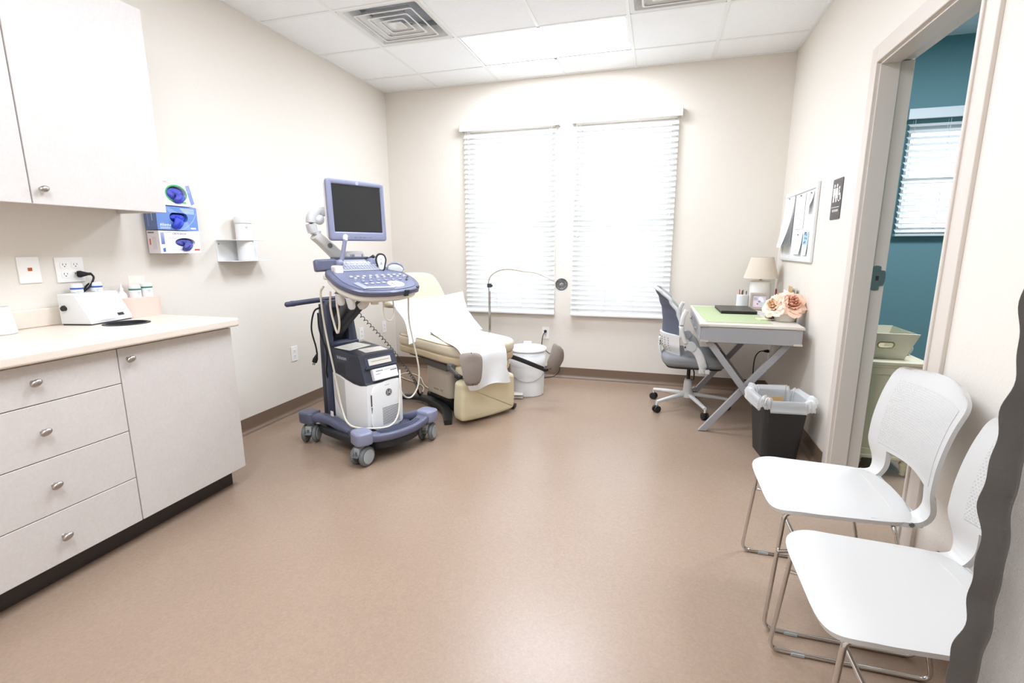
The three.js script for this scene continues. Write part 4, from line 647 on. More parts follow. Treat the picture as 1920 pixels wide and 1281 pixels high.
    const f = part('stirrup_pad', foot, M.pad, t, s < 0 ? [-0.295, 0.455, 0.865] : [0.52, 0.405, 0.855], s < 0 ? [-0.25, Math.PI - 0.25, 0.12] : [-0.2, Math.PI + 0.1, 0.85]);
    part('stirrup_joint', mg(new THREE.SphereGeometry(0.02, 18, 12), bx(-0.016, 0.016, -0.012, 0.012, -0.03, 0.03, 0.006)), M.black, t, A[2]);
  }
}
{ // pillow leaning on the raised back
  const g = new THREE.SphereGeometry(1, 56, 36), p = g.attributes.position;
  for (let i = 0; i < p.count; i++) {
    let x = p.getX(i), y = p.getY(i), z = p.getZ(i); const sgn = (a, e) => Math.sign(a) * Math.pow(Math.abs(a), e);
    const k = Math.max(Math.abs(x), Math.abs(y), 1e-6), r = Math.hypot(x, y), ex = x / r * (r / 1), m = 1 / Math.max(Math.abs(x) / Math.max(r, 1e-6), Math.abs(y) / Math.max(r, 1e-6), 0.7);
    const px = r < 1e-5 ? 0 : x * m, py = r < 1e-5 ? 0 : y * m, edge = Math.max(Math.abs(px), Math.abs(py)), pinch = Math.abs(px * py);
    const th = Math.pow(Math.max(0, 1 - edge ** 2), 0.75) * (1 - 0.3 * pinch), wr = 0.008 * Math.sin(px * 9 + py * 5) * Math.sin(py * 7 - px * 3) * (1 - edge * 0.5);
    const cornerPull = 1 + 0.1 * pinch ** 4 - 0.06 * edge * (1 - Math.min(1, 1.6 * Math.min(Math.abs(px), Math.abs(py)) / Math.max(edge, 1e-6)));
    p.setXYZ(i, px * 0.335 * cornerPull, py * 0.185 * cornerPull, sgn(z, 0.0) * th * 0.062 + wr);
  }
  g.computeVertexNormals();
  const t = thing('pillow', 'white pillow leaning against the raised back of the exam table', 'pillow', onTable(-0.005, 0.7, -0.01), TB[2]);
  part('pillow', uvm(g), M.pillow, t, null, [-0.68, 0, 0.06]);
}
{ // paper strip over the seat and down the leg rest
  const path = [[0.075, 0.615, 0.06, 0.22], [0.055, 0.588, 0.16, 0.215], [0.0, 0.581, 0.34, 0.21], [-0.06, 0.581, 0.52, 0.205], [-0.105, 0.58, 0.68, 0.2], [-0.118, 0.566, 0.745, 0.197], [-0.115, 0.52, 0.772, 0.195], [-0.105, 0.42, 0.776, 0.19], [-0.09, 0.34, 0.778, 0.19], [-0.075, 0.285, 0.782, 0.19]];
  const cx = new THREE.CatmullRomCurve3(path.map((q) => V(q[0], q[1], q[2]))), cw = new THREE.CatmullRomCurve3(path.map((q) => V(q[3], 0, 0)));
  const fn = (u, v) => { const s = (v + 1) / 2, c = cx.getPoint(s), w = cw.getPoint(s).x, drop = Math.max(0, s - 0.6) / 0.4; return [c.x + u * w, c.y - (s < 0.15 ? 0 : 0) + (drop > 0.9 ? 0.012 * Math.sin(u * 4 + 1) * (drop - 0.9) * 10 : 0) + 0.0015 * Math.sin(u * 9 + v * 13) * (1 - drop), c.z + 0.006 * drop * Math.sin(u * 5 + v * 6) + drop * 0.004]; };
  const t = thing('paper_strip', 'white exam table paper draped over the seat and down the leg rest', 'paper', [TB[0], 0, TB[1]], TB[2]);
  part('paper', sheet(fn, range(20), range(60), -0.0012), M.paper, t);
}
{ // step-on bin
  const t = thing('step_bin', 'white round step-on bin with a lid, beside the exam table', 'bin', [1.622, 0, 0.605], 0.25);
  part('body', lathe([[0, 0], [0.138, 0], [0.143, 0.005], [0.15, 0.26], [0.152, 0.262], [0.152, 0.268], [0.151, 0.27], [0.158, 0.385], [0, 0.386]], 56), M.can, t);
  part('lid', lathe([[0, 0.386], [0.162, 0.386], [0.165, 0.392], [0.164, 0.405], [0.155, 0.412], [0.0, 0.421]], 56), M.can, t);
  part('lid_tab', mg(bx(-0.03, 0.03, 0.408, 0.424, -0.17, -0.02, 0.006), bx(-0.035, 0.035, 0.4, 0.428, -0.185, -0.15, 0.006)), M.can, t);
  part('pedal', mg(bx(-0.115, -0.035, 0.03, 0.042, 0.1, 0.2, 0.005), bx(-0.115, -0.035, 0.003, 0.022, 0.1, 0.195, 0.005)), M.cream, t);
  part('wire_handle', tube([...Array(15)].map((_, i) => { const a = Math.PI * i / 14; return [0.162 * Math.cos(a), 0.235 - 0.1 * Math.sin(a), 0.164 * Math.sin(a)]; }).map(([x, y, z]) => { const k = 0.1545 / Math.hypot(x, z); return [x * k, y, z * k]; }), 0.002, 60, 6), M.metalGrey, t);
}
{ // gooseneck exam lamp behind the table
  const t = thing('exam_lamp', 'gooseneck exam lamp on a chrome pole in front of the left window', 'lamp', [1.21, 0, 0.4]);
  part('base', mg(...range(4, 0, 4).map((k) => { const a = k / 5 * 6.2832; return capped([[0, 0.06, 0], [0.13 * Math.cos(a), 0.05, 0.13 * Math.sin(a)], [0.19 * Math.cos(a), 0.045, 0.19 * Math.sin(a)]], 0.011, 8, 8); }), cyl(0.025, 0.03, 0.05, 0, 0.065, 0)), M.casterPale, t);
  part('caster', mg(...range(4, 0, 4).map((k) => { const a = k / 5 * 6.2832; return cyl(0.0175, 0.0175, 0.018, 0, 0, 0, 16).rotateX(Math.PI / 2).translate(0.19 * Math.cos(a), 0.0175, 0.19 * Math.sin(a)); })), M.black, t);
  part('pole', cyl(0.0095, 0.0095, 0.8, 0, 0.47, 0), M.chrome, t); part('pole', cyl(0.0065, 0.0065, 0.78, -0.004, 0.52, 0.012, 16), M.chrome, t);
  part('clamp', mg(bx(-0.018, 0.016, 0.9, 0.935, -0.014, 0.02, 0.004), cyl(0.009, 0.009, 0.02, 0.02, 0.915, 0).rotateZ(0)), M.navyDark, t);
  part('gooseneck', tube([[-0.006, 0.92, 0.004], [-0.006, 0.96, 0.004], [0.02, 1.01, 0.005], [0.1, 1.055, 0.01], [0.2, 1.066, 0.02], [0.33, 1.05, 0.03], [0.45, 1.035, 0.035], [0.56, 0.992, 0.045], [0.63, 0.96, 0.045]], 0.005, 90, 10), std('#b9aa98', 0.35, 0.5), t);
  const h = part('lamp_head', lathe([[0, -0.06], [0.02, -0.06], [0.028, -0.055], [0.045, -0.03], [0.058, 0.012], [0.06, 0.02], [0.056, 0.022], [0.052, 0.016]], 40).rotateX(Math.PI / 2), M.white, t, [0.675, 0.945, 0.07], [0.05, 0.25, 0]);
  part('reflector', lathe([[0.052, 0.014], [0.046, 0.002], [0.03, -0.012], [0.012, -0.016], [0, -0.016]], 40).rotateX(Math.PI / 2), std('#c9c8c6', 0.4, 0.3), h);
  part('bulb_grille', mg(new THREE.TorusGeometry(0.046, 0.003, 8, 36).translate(0, 0, 0.016), new THREE.TorusGeometry(0.028, 0.0028, 8, 30).translate(0, 0, 0.016), ...[0, 1, 2].map((k) => rb(0.1, 0.003, 0.003, 0.001).rotateZ(k * 1.047).translate(0, 0, 0.016))), M.metalGrey, h);
  part('bulb', new THREE.SphereGeometry(0.017, 20, 14).translate(0, 0, 0), M.white, h);
}
{ // loose cords on the floor beside the table base
  const t = thing('floor_cord', 'pale cord looping over the floor between the ultrasound machine and the exam table', 'cord', [0.55, 0, 0.6]);
  part('cable', capped([[0.25, 0.006, 0.2], [0.1, 0.006, 0.06], [-0.08, 0.006, -0.2], [-0.26, 0.006, -0.3], [-0.3, 0.006, -0.2], [-0.2, 0.006, -0.1], [-0.02, 0.006, 0.0], [0.12, 0.006, 0.12], [0.2, 0.006, 0.3]], 0.006, 80, 8), M.cable, t);
}

// ---------------------------------------------------------------- desk corner
const DK = [2.957, 0.13], DY = 0.762;                          // desk corner at the window end, top height
{
  const w = 0.612, l = 1.095, t = thing('writing_desk', 'grey writing desk with crossed legs, drawers and pale metal corners against the right wall', 'desk', [DK[0], 0, DK[1]]);
  part('top', bx(0, w, 0.744, DY, 0, l, 0.003), M.deskTop, t);
  part('apron', mg(bx(0.012, w - 0.006, 0.64, 0.742, l - 0.022, l - 0.006, 0.003), bx(0.012, w - 0.006, 0.64, 0.742, 0.006, 0.022, 0.003), bx(w - 0.02, w - 0.006, 0.64, 0.742, 0.02, l - 0.02, 0.003), bx(0.012, w - 0.02, 0.636, 0.644, 0.02, l - 0.02, 0.002)), M.deskGrey, t);
  for (const [z0, z1] of [[0.014, 0.545], [0.549, l - 0.014]]) {
    const d = part('drawer', bx(0.001, 0.014, 0.642, 0.74, z0, z1, 0.003), M.deskGrey, t), z = (z0 + z1) / 2;
    part('drawer_pull', mg(rb(0.006, 0.03, 0.03, 0.002, -0.002, 0.69, z), rb(0.014, 0.012, 0.012, 0.004, -0.009, 0.69, z)), M.chrome, d);
  }
  const br = (x, z, y, sx, sz) => mg(rb(0.05, 0.014, 0.003, 0.001, x + sx * 0.025, y, z), rb(0.003, 0.014, 0.05, 0.001, x, y, z + sz * 0.025));
  part('corner_bracket', mg(br(-0.0005, l + 0.0005, 0.75, 1, -1), br(w + 0.0005, l + 0.0005, 0.75, -1, -1), br(w - 0.004, l - 0.003, 0.647, -1, -1), br(0.008, l - 0.003, 0.647, 1, -1)), M.deskBracket, t);
  for (const z of [0.1, l - 0.075]) {
    const bar = (a, b, zz) => { const dx = b[0] - a[0], dy = b[1] - a[1], len = Math.hypot(dx, dy), c = 0.042 / (2 * Math.abs(dy / len)); return extr(shape([[a[0] - c, a[1]], [a[0] + c, a[1]], [b[0] + c, b[1]], [b[0] - c, b[1]]]), 0.03, 0.003).translate(0, 0, zz); };
    part('leg', bar([0.065, 0.004], [0.545, 0.64], z - 0.001), M.deskGrey, t); part('leg', bar([0.545, 0.004], [0.065, 0.64], z + 0.03), M.deskGrey, t);
  }
}
{
  const m = thing('desk_mat', 'light green desk mat on the grey desk', 'mat', [3.19, DY + 0.0003, 0.67], 0.03); part('mat', rb(0.41, 0.003, 0.93, 0.001, 0, 0.0015, 0), std('#b3bf95', 0.7), m);
  const l = thing('laptop', 'closed dark laptop on the green desk mat', 'laptop', [3.262, DY + 0.0036, 0.5], 0.02); part('base', rb(0.25, 0.014, 0.37, 0.005, 0, 0.0085, 0), M.black, l); part('lid', rb(0.25, 0.008, 0.37, 0.003, 0, 0.0195, 0), std('#3b3430', 0.4), l); part('foot', mg(...[[-1, -1], [1, -1], [-1, 1], [1, 1]].map(([a, b]) => cyl(0.008, 0.008, 0.0022, a * 0.1, 0.0011, b * 0.15, 10))), M.rubber, l);
  const n = thing('sticky_pad', 'pale yellow note pad at the corner of the green desk mat', 'note pad', [3.385, DY + 0.0036, 0.93], 0.2); part('pad', rb(0.075, 0.006, 0.075, 0.001, 0, 0.003, 0), std('#eeedc2', 0.8), n);
  const c = thing('pencil_cup', 'white textured cup of pencils at the back of the desk', 'cup', [3.352, DY, 0.215]); const ribs = [[0, 0], [0.041, 0], [0.043, 0.002]]; for (let i = 0; i <= 12; i++) ribs.push([0.043 + (i % 2) * 0.0014, 0.004 + i * 0.0085]); ribs.push([0.042, 0.112], [0.039, 0.112], [0.038, 0.006], [0, 0.006]); part('body', lathe(ribs, 40), M.white, c);
  [['#b8452f', 0.012, 0.02, 'red pencil leftmost in the white pencil cup'], ['#2b2a2c', -0.004, -0.01, 'black pencil in the middle of the white pencil cup'], ['#8a5a35', -0.02, 0.012, 'brown pencil in the white pencil cup'], ['#2f3340', 0.022, -0.012, 'dark pencil rightmost in the white pencil cup']].forEach(([col, x, z, lab], i) => { const p = thing('pencil', lab, 'pencil', [3.352 + [-0.022, 0.0, -0.01, 0.02][i], DY + 0.0065, 0.215 + [0, -0.01, 0.014, 0.006][i]], 0, 'pencils in the white cup'); const s = [-0.004, 0.002, 0.001, 0.006][i]; part('barrel', capped([[0, 0.0038, 0], [s, 0.142 - i * 0.004, 0.002]], 0.0036, 2, 6), std(col, 0.5), p); });
  const lp = thing('table_lamp', 'white ceramic table lamp with a cream fabric shade in the corner of the desk', 'lamp', [3.475, DY, 0.222]);
  const base = []; for (let i = 0; i <= 20; i++) base.push([0.076 + (i % 2) * 0.0016, 0.006 + i * 0.0105]); part('base', lathe([[0, 0], [0.07, 0], [0.075, 0.003], ...base, [0.07, 0.224], [0.03, 0.228], [0, 0.228]], 48), std('#f3eee6', 0.5), lp);
  part('neck', lathe([[0.008, 0.226], [0.011, 0.232], [0.009, 0.25], [0.012, 0.256], [0.0, 0.258]], 20), M.nickel, lp);
  part('shade', lathe([[0.126, 0.245], [0.1275, 0.247], [0.083, 0.413], [0.0815, 0.412], [0.126, 0.245]], 56), phys('#efe3d3', 0.9, { transmission: 0.35, thickness: 0 }), lp);
  part('shade_spider', mg(...[0, 1, 2].map((k) => rb(0.084, 0.002, 0.003, 0.0008, 0.042, 0.395, 0).rotateY(k * 2.094)), cyl(0.0035, 0.0035, 0.14, 0, 0.325, 0, 10)), M.nickel, lp);
  const pf = thing('photo_frame', 'small taupe picture frame in front of the lamp', 'picture frame', [3.452, DY + 0.0035, 0.366], -0.18);
  const tl = -0.18, fr = part('frame', toCreasedNormals(extr(rect([-0.066, 0.066, 0, 0.135]), 0.014, 0.003, [rect([-0.046, 0.046, 0.022, 0.113])]), 0.6), std('#b3a496', 0.5), pf, null, [tl, 0, 0]);
  part('picture', new THREE.PlaneGeometry(0.094, 0.093).translate(0, 0.0675, 0.001), std('#ffffff', 0.35, 0, { map: canvasTex(128, 128, (g) => { g.fillStyle = '#d9cfd6'; g.fillRect(0, 0, 128, 128); for (const [c, x, y, r] of [['#e9d3d3', 40, 84, 34], ['#8d86ad', 66, 66, 13], ['#f3ecef', 80, 36, 26], ['#b6adc4', 28, 38, 20], ['#c9d5c8', 104, 92, 24], ['#6d6890', 50, 92, 9], ['#f6f1f0', 96, 58, 16]]) { g.fillStyle = c; g.beginPath(); g.ellipse(x, y, r, r * 0.8, 0.6, 0, 7); g.fill(); } }) }), fr);
  part('strut', bx(-0.02, 0.02, 0, 0.1, -0.004, 0, 0.001, 1), M.black, pf, [0, 0, -0.048], [0.22, 0, 0]);
  const pc = thing('pen_holder', 'small black pen holder between the picture frame and the flowers', 'pen holder', [3.545, DY, 0.45]); part('body', lathe([[0, 0], [0.028, 0], [0.03, 0.002], [0.03, 0.085], [0.028, 0.086], [0.027, 0.004], [0, 0.004]], 28), M.black, pc);
  const pn = thing('marker', 'burgundy marker standing behind the flowers', 'marker', [3.551, DY + 0.0045, 0.452]); part('barrel', capped([[0, 0.008, 0], [-0.006, 0.17, 0.012]], 0.0075, 2, 12), std('#7d2545', 0.4), pn);
  const lh = thing('letter_holder', 'white letter holder with a tan card behind the flowers', 'letter holder', [3.586, DY, 0.71]); part('plates', mg(bx(-0.03, -0.027, 0, 0.19, -0.07, 0.06, 0.001, 1), bx(0.02, 0.023, 0, 0.21, -0.07, 0.06, 0.001, 1), bx(-0.03, 0.023, 0, 0.004, -0.07, 0.06, 0.001, 1)), M.white, lh);
  const tc = thing('tan_card', 'tan card standing in the white letter holder', 'card', [3.583, DY + 0.0045, 0.715]); part('sheet', bx(-0.001, 0.001, 0, 0.215, -0.05, 0.045, 0.0005, 1), M.card, tc);
  const j = thing('glass_jar', 'small clear glass jar with a silver lid in front of the flower pot', 'jar', [3.43, DY, 0.9]); part('glass', lathe([[0, 0], [0.026, 0], [0.03, 0.004], [0.03, 0.045], [0.027, 0.05], [0.024, 0.05], [0.027, 0.044], [0.027, 0.006], [0, 0.005]], 32), phys('#ffffff', 0.05, { transmission: 1, thickness: 0.004, ior: 1.45 }), j); part('contents', lathe([[0, 0.0055], [0.0245, 0.0055], [0.0245, 0.03], [0, 0.033]], 28), std('#cfc9c2', 0.6), j); part('lid', lathe([[0, 0.05], [0.029, 0.05], [0.0295, 0.052], [0.029, 0.064], [0, 0.065]], 32), M.nickel, j);
}
{ // flower pot with three roses
  const P = [3.512, DY, 0.945], t = thing('flower_pot', 'ribbed cream pot on the desk corner holding peach roses', 'pot', P);
  const pr = [[0, 0], [0.058, 0]]; for (let i = 0; i <= 14; i++) pr.push([0.06 + 0.012 * Math.min(1, i / 12) + (i % 2) * 0.0012, 0.003 + i * 0.0068]); pr.push([0.071, 0.1], [0.066, 0.1], [0.062, 0.085], [0, 0.085]); part('body', lathe(pr, 44), std('#efe7dc', 0.5), t);
  // one petal: o = 0 stands and cups inwards, o = 1 lies open with a rolled lip
  const petal = (r, o, h, ph, k) => shell((u, v) => {
    const y = (v + 1) / 2, w = (0.95 - 0.2 * o) * sq(v * 0.995, 2.6) * (0.45 + 0.55 * Math.min(1, y * 1.6)), a = ph + u * w, roll = Math.max(0, y - 0.72) / 0.28;
    const rad = r * (0.12 + (1 + k) * (Math.pow(y, 0.55) * (1 - o * 0.25) + o * 0.45 * y * y) * (1 - 0.28 * (1 - o) * y * y)) + 0.010 * roll * roll * (0.4 + o) + 0.0035 * Math.sin(u * 5 + ph * 4) * y * y;
    return [Math.cos(a) * rad, h * (Math.pow(y, 1.1) * (1 - 0.42 * o * y)) - 0.012 * roll * roll * o + 0.005 * Math.sin(u * 4 + ph * 3) * y * y - 0.01 * u * u * y, Math.sin(a) * rad];
  }, 10, 12, 0.0012);
  const rose = (label, x, y, z, s, tilt, cols) => {
    const r = thing('rose', label, 'flower', [P[0] + x, P[1] + y, P[2] + z], 0, 'peach roses'); const mats = cols.map((c) => phys(c, 0.75, { sheen: 0.3 }));
    const bl = part('bud', new THREE.SphereGeometry(0.014 * s, 16, 12).scale(1, 1.3, 1).translate(0, 0.03 * s, 0), mats[0], r, null, tilt);
    [[0.013, 0, 0.066, 3, 0], [0.022, 0.05, 0.068, 4, 0], [0.032, 0.2, 0.066, 4, 1], [0.044, 0.45, 0.058, 5, 1], [0.055, 0.75, 0.05, 5, 2], [0.064, 1, 0.042, 6, 2]].forEach(([rad, op, h, n, m], k) => { for (let i = 0; i < n; i++) part('petal', petal(rad * s, op, h * s, i / n * 6.2832 + k * 0.9, (i % 2 ? 0.07 : -0.05)), mats[m], r, null, tilt); });
    part('stem', tube([[0, 0.002, 0], [-x * 0.3, -0.03, -z * 0.3], [-x * 0.85, 0.092 - y, -z * 0.85]], 0.003, 16, 6), std('#6f7c4d', 0.6), r);
  };
  rose('pale peach rose hanging left over the ribbed pot', -0.062, 0.1, 0.02, 0.95, [0.75, 0, 0.75], ['#e9bd94', '#f1cfae', '#f6dfca']);
  rose('large peach and pink rose at the front of the ribbed pot', 0.018, 0.112, 0.035, 1.08, [0.85, 0, -0.15], ['#dd9c86', '#ebb397', '#f3cdb4']);
  rose('cream rose at the back of the ribbed pot', -0.015, 0.125, -0.045, 0.95, [0.1, 0, 0.1], ['#eec7a2', '#f3d7ba', '#f7e4d0']);
  part('leaf', shell((u, v) => [u * 0.02 * sq(v, 2), 0.006 * u * u + 0.01 * v, v * 0.035], 6, 8, 0.001), std('#8a8f6a', 0.6), t, [0.045, 0.108, -0.01], [0.2, 0.8, -0.3]);
  part('leaf', shell((u, v) => [u * 0.018 * sq(v, 2), 0.006 * u * u, v * 0.03], 6, 8, 0.001), std('#c79a62', 0.6), t, [0.075, 0.118, 0.03], [0.1, 0.3, -0.3]);
}
{ // swivel chair: faces +z of its own axes, turned to the desk
  const t = thing('desk_chair', 'grey swivel desk chair with a curved mesh back at the desk', 'chair', [2.945, 0, 0.64], Math.PI / 2);
  const a0 = 0.0;
  for (let k = 0; k < 5; k++) {
    const a = 1.50 + k * 1.2566, ex = Math.cos(a) * 0.3, ez = Math.sin(a) * 0.3;
    part('leg', mg(sweepRect([[ex * 0.1, 0.112, ez * 0.1], [ex * 0.55, 0.1, ez * 0.55], [ex * 1.0, 0.084, ez * 1.0]], 0.036, 0.03, 0.01, 8, (s) => 1 - 0.3 * s), cyl(0.008, 0.008, 0.03, ex, 0.068, ez, 12)), M.chairFrame, t);
    const c = part('caster', mg(cyl(0.026, 0.026, 0.016, 0, 0.026, 0.014, 20).rotateX(0), bx(-0.012, 0.012, 0.026, 0.056, -0.01, 0.01, 0.004)), M.black, t, [ex, 0, ez], [0, -a, 0]);
    c.geometry = mg(...[-1, 1].map((s) => new THREE.CylinderGeometry(0.027, 0.027, 0.016, 22).rotateX(Math.PI / 2).translate(0, 0.027, s * 0.013)), bx(-0.014, 0.014, 0.03, 0.056, -0.006, 0.006, 0.003));
  }
  part('hub', lathe([[0.05, 0.09], [0.05, 0.12], [0.034, 0.14], [0.03, 0.22], [0.026, 0.222], [0.026, 0.235], [0, 0.235]], 28), M.chairFrame, t);
  part('gas_lift', cyl(0.014, 0.014, 0.12, 0, 0.29, 0), M.black, t); part('mechanism', bx(-0.08, 0.08, 0.335, 0.362, -0.11, 0.12, 0.01), M.black, t);
  part('lift_lever', capped([[-0.06, 0.34, 0.02], [-0.13, 0.32, 0.03], [-0.12, 0.26, 0.03], [-0.05, 0.24, 0.02]], 0.005, 20, 8), M.black, t);
  const so = smooth([[-0.235, -0.2], [-0.245, 0.0], [-0.23, 0.19], [-0.13, 0.225], [0.13, 0.225], [0.23, 0.19], [0.245, 0.0], [0.235, -0.2], [0.1, -0.235], [-0.1, -0.235]], true, 60);
  part('seat', cushion(so, 0.085, 0.036, 5).translate(0, 0.415, 0.02), M.seatFabric, t); part('seat_pan', cushion(so.map(([x, y]) => [x * 0.9, y * 0.9]), 0.025, 0.01).translate(0, 0.372, 0.02), M.black, t);
  const lerp = (a, v) => { const s = Math.max(0, Math.min(1, v)) * (a.length - 1), i = Math.min(a.length - 2, Math.floor(s)), f = s - i, q = f * f * (3 - 2 * f); return a[i] * (1 - q) + a[i + 1] * q; };
  const bz = (s) => lerp([-0.17, -0.205, -0.215, -0.215, -0.225, -0.25, -0.285], s), bw = (s) => lerp([0.19, 0.215, 0.22, 0.215, 0.205, 0.185, 0.15], s), wr = (s) => lerp([0.1, 0.125, 0.13, 0.125, 0.11, 0.08, 0.035], s), by = (s) => 0.455 + s * 0.49;
  const pt = (u, s, off = 0) => [u * bw(s), by(s), bz(s) + wr(s) * u * u + off];
  const ringPts = []; for (let i = 0; i <= 20; i++) ringPts.push(pt(-1, 0.3 + 0.68 * i / 20)); for (let i = 1; i < 10; i++) ringPts.push(pt(-1 + 2 * i / 10, 0.985 + 0.03 * (1 - ((i - 5) / 5) ** 2))); for (let i = 20; i >= 0; i--) ringPts.push(pt(1, 0.3 + 0.68 * i / 20)); for (let i = 1; i < 10; i++) ringPts.push(pt(1 - 2 * i / 10, 0.3 + 0.0 * i));
  const c3 = new THREE.CatmullRomCurve3(ringPts.map((p) => V(...p)), true, 'centripetal');
  part('back_frame', mg(new THREE.TubeGeometry(c3, 160, 0.014, 12, true)), M.chairGrey, t);
  part('back_mesh', sheet((u, v) => pt(u * 0.98, 0.31 + 0.67 * (v + 1) / 2), range(20), range(24), 0.003), M.mesh, t, null, null, 'dark blue-grey mesh');
  part('back_rim', mg(...[-1, 1].map((s) => sheet((u, v) => { const q = 0.28 + 0.68 * (v + 1) / 2, k = 0.82 + 0.2 * (u + 1) / 2; return [s * k * bw(q) * 1.0, by(q), bz(q) + wr(q) * k * k + 0.012]; }, range(4), range(24), s * 0.006))), M.chairGrey, t);
  part('lumbar_panel', sheet((u, v) => pt(u * 1.02, -0.02 + 0.34 * (v + 1) / 2, -0.012), range(24), range(16), 0.008), M.chairFrame, t);
  const holes = []; for (let i = -4; i <= 4; i++) for (let k = 0; k < 6; k++) { const u = i * 0.17, s = 0.06 + k * 0.038, p = pt(u, s, -0.0135), q = pt(u, s, 0.0); const g = rb(0.008, 0.009, 0.004, 0.0015, 0, 0, 0, 1); g.rotateY(-Math.atan(2 * wr(s) * u / bw(s))); holes.push(g.clone().translate(...pt(u, s, -0.0215)), g.translate(...pt(u, s, -0.0105))); } part('perforations', mg(holes), M.metalGrey, t);
  part('back_bracket', sweepRect([[0, 0.37, -0.1], [0, 0.395, -0.2], [0, 0.45, -0.225], [0, 0.56, -0.23]], 0.07, 0.02, 0.006, 14), M.chairFrame, t);
  for (const s of [-1, 1]) {
    part('arm_bracket', mg(sweepRect([[s * 0.2, 0.362, 0.08], [s * 0.262, 0.366, 0.085], [s * 0.275, 0.42, 0.07], [s * 0.272, 0.5, 0.035], [s * 0.268, 0.545, -0.02], [s * 0.262, 0.535, -0.06]], 0.022, 0.06, 0.01, 24), bx(s * 0.2625 - 0.014, s * 0.2625 + 0.014, 0.345, 0.378, 0.05, 0.125, 0.006)), M.chairFrame, t);
    part('arm_joint', cyl(0.034, 0.034, 0.036, 0, 0, 0, 26).rotateZ(Math.PI / 2).translate(s * 0.27, 0.545, -0.012), M.chairGrey, t);
    part('folded_armrest', sweepRect([[s * 0.268, 0.57, -0.055], [s * 0.27, 0.66, -0.085], [s * 0.27, 0.76, -0.08], [s * 0.268, 0.81, -0.06]], 0.05, 0.03, 0.012, 18), M.chairFrame, t);
    part('joint_bolt', cyl(0.006, 0.006, 0.05, 0, 0, 0, 12).rotateZ(Math.PI / 2).translate(s * 0.262, 0.54, -0.055), M.black, t);
  }
}
{ // outlet and cord beneath the desk
  const t = thing('wall_outlet', 'white outlet under the desk beside the room corner with a black plug', 'outlet', [W, 0.4, 0.075], -Math.PI / 2, 'wall outlets'); part('plate', wallPlate(0.07, 0.116), M.plate, t); rocker(t, 0.02); rocker(t, -0.02);
  const c = thing('black_cord', 'black cord hanging from the outlet under the desk', 'cord', [W, 0.38, 0.075]); part('plug', lathe([[0, 0], [0.013, 0.001], [0.014, 0.012], [0.008, 0.04], [0, 0.041]], 18).rotateZ(Math.PI / 2), M.rubber, c, [-0.0105, 0, 0]);
  part('cable', capped([[-0.045, 0, 0], [-0.085, -0.01, 0.0], [-0.115, -0.07, 0.0], [-0.12, -0.2, 0.01], [-0.11, -0.34, 0.03], [-0.09, -0.3755, 0.08], [-0.06, -0.3755, 0.2]], 0.0045, 50, 8), M.rubber, c);
}
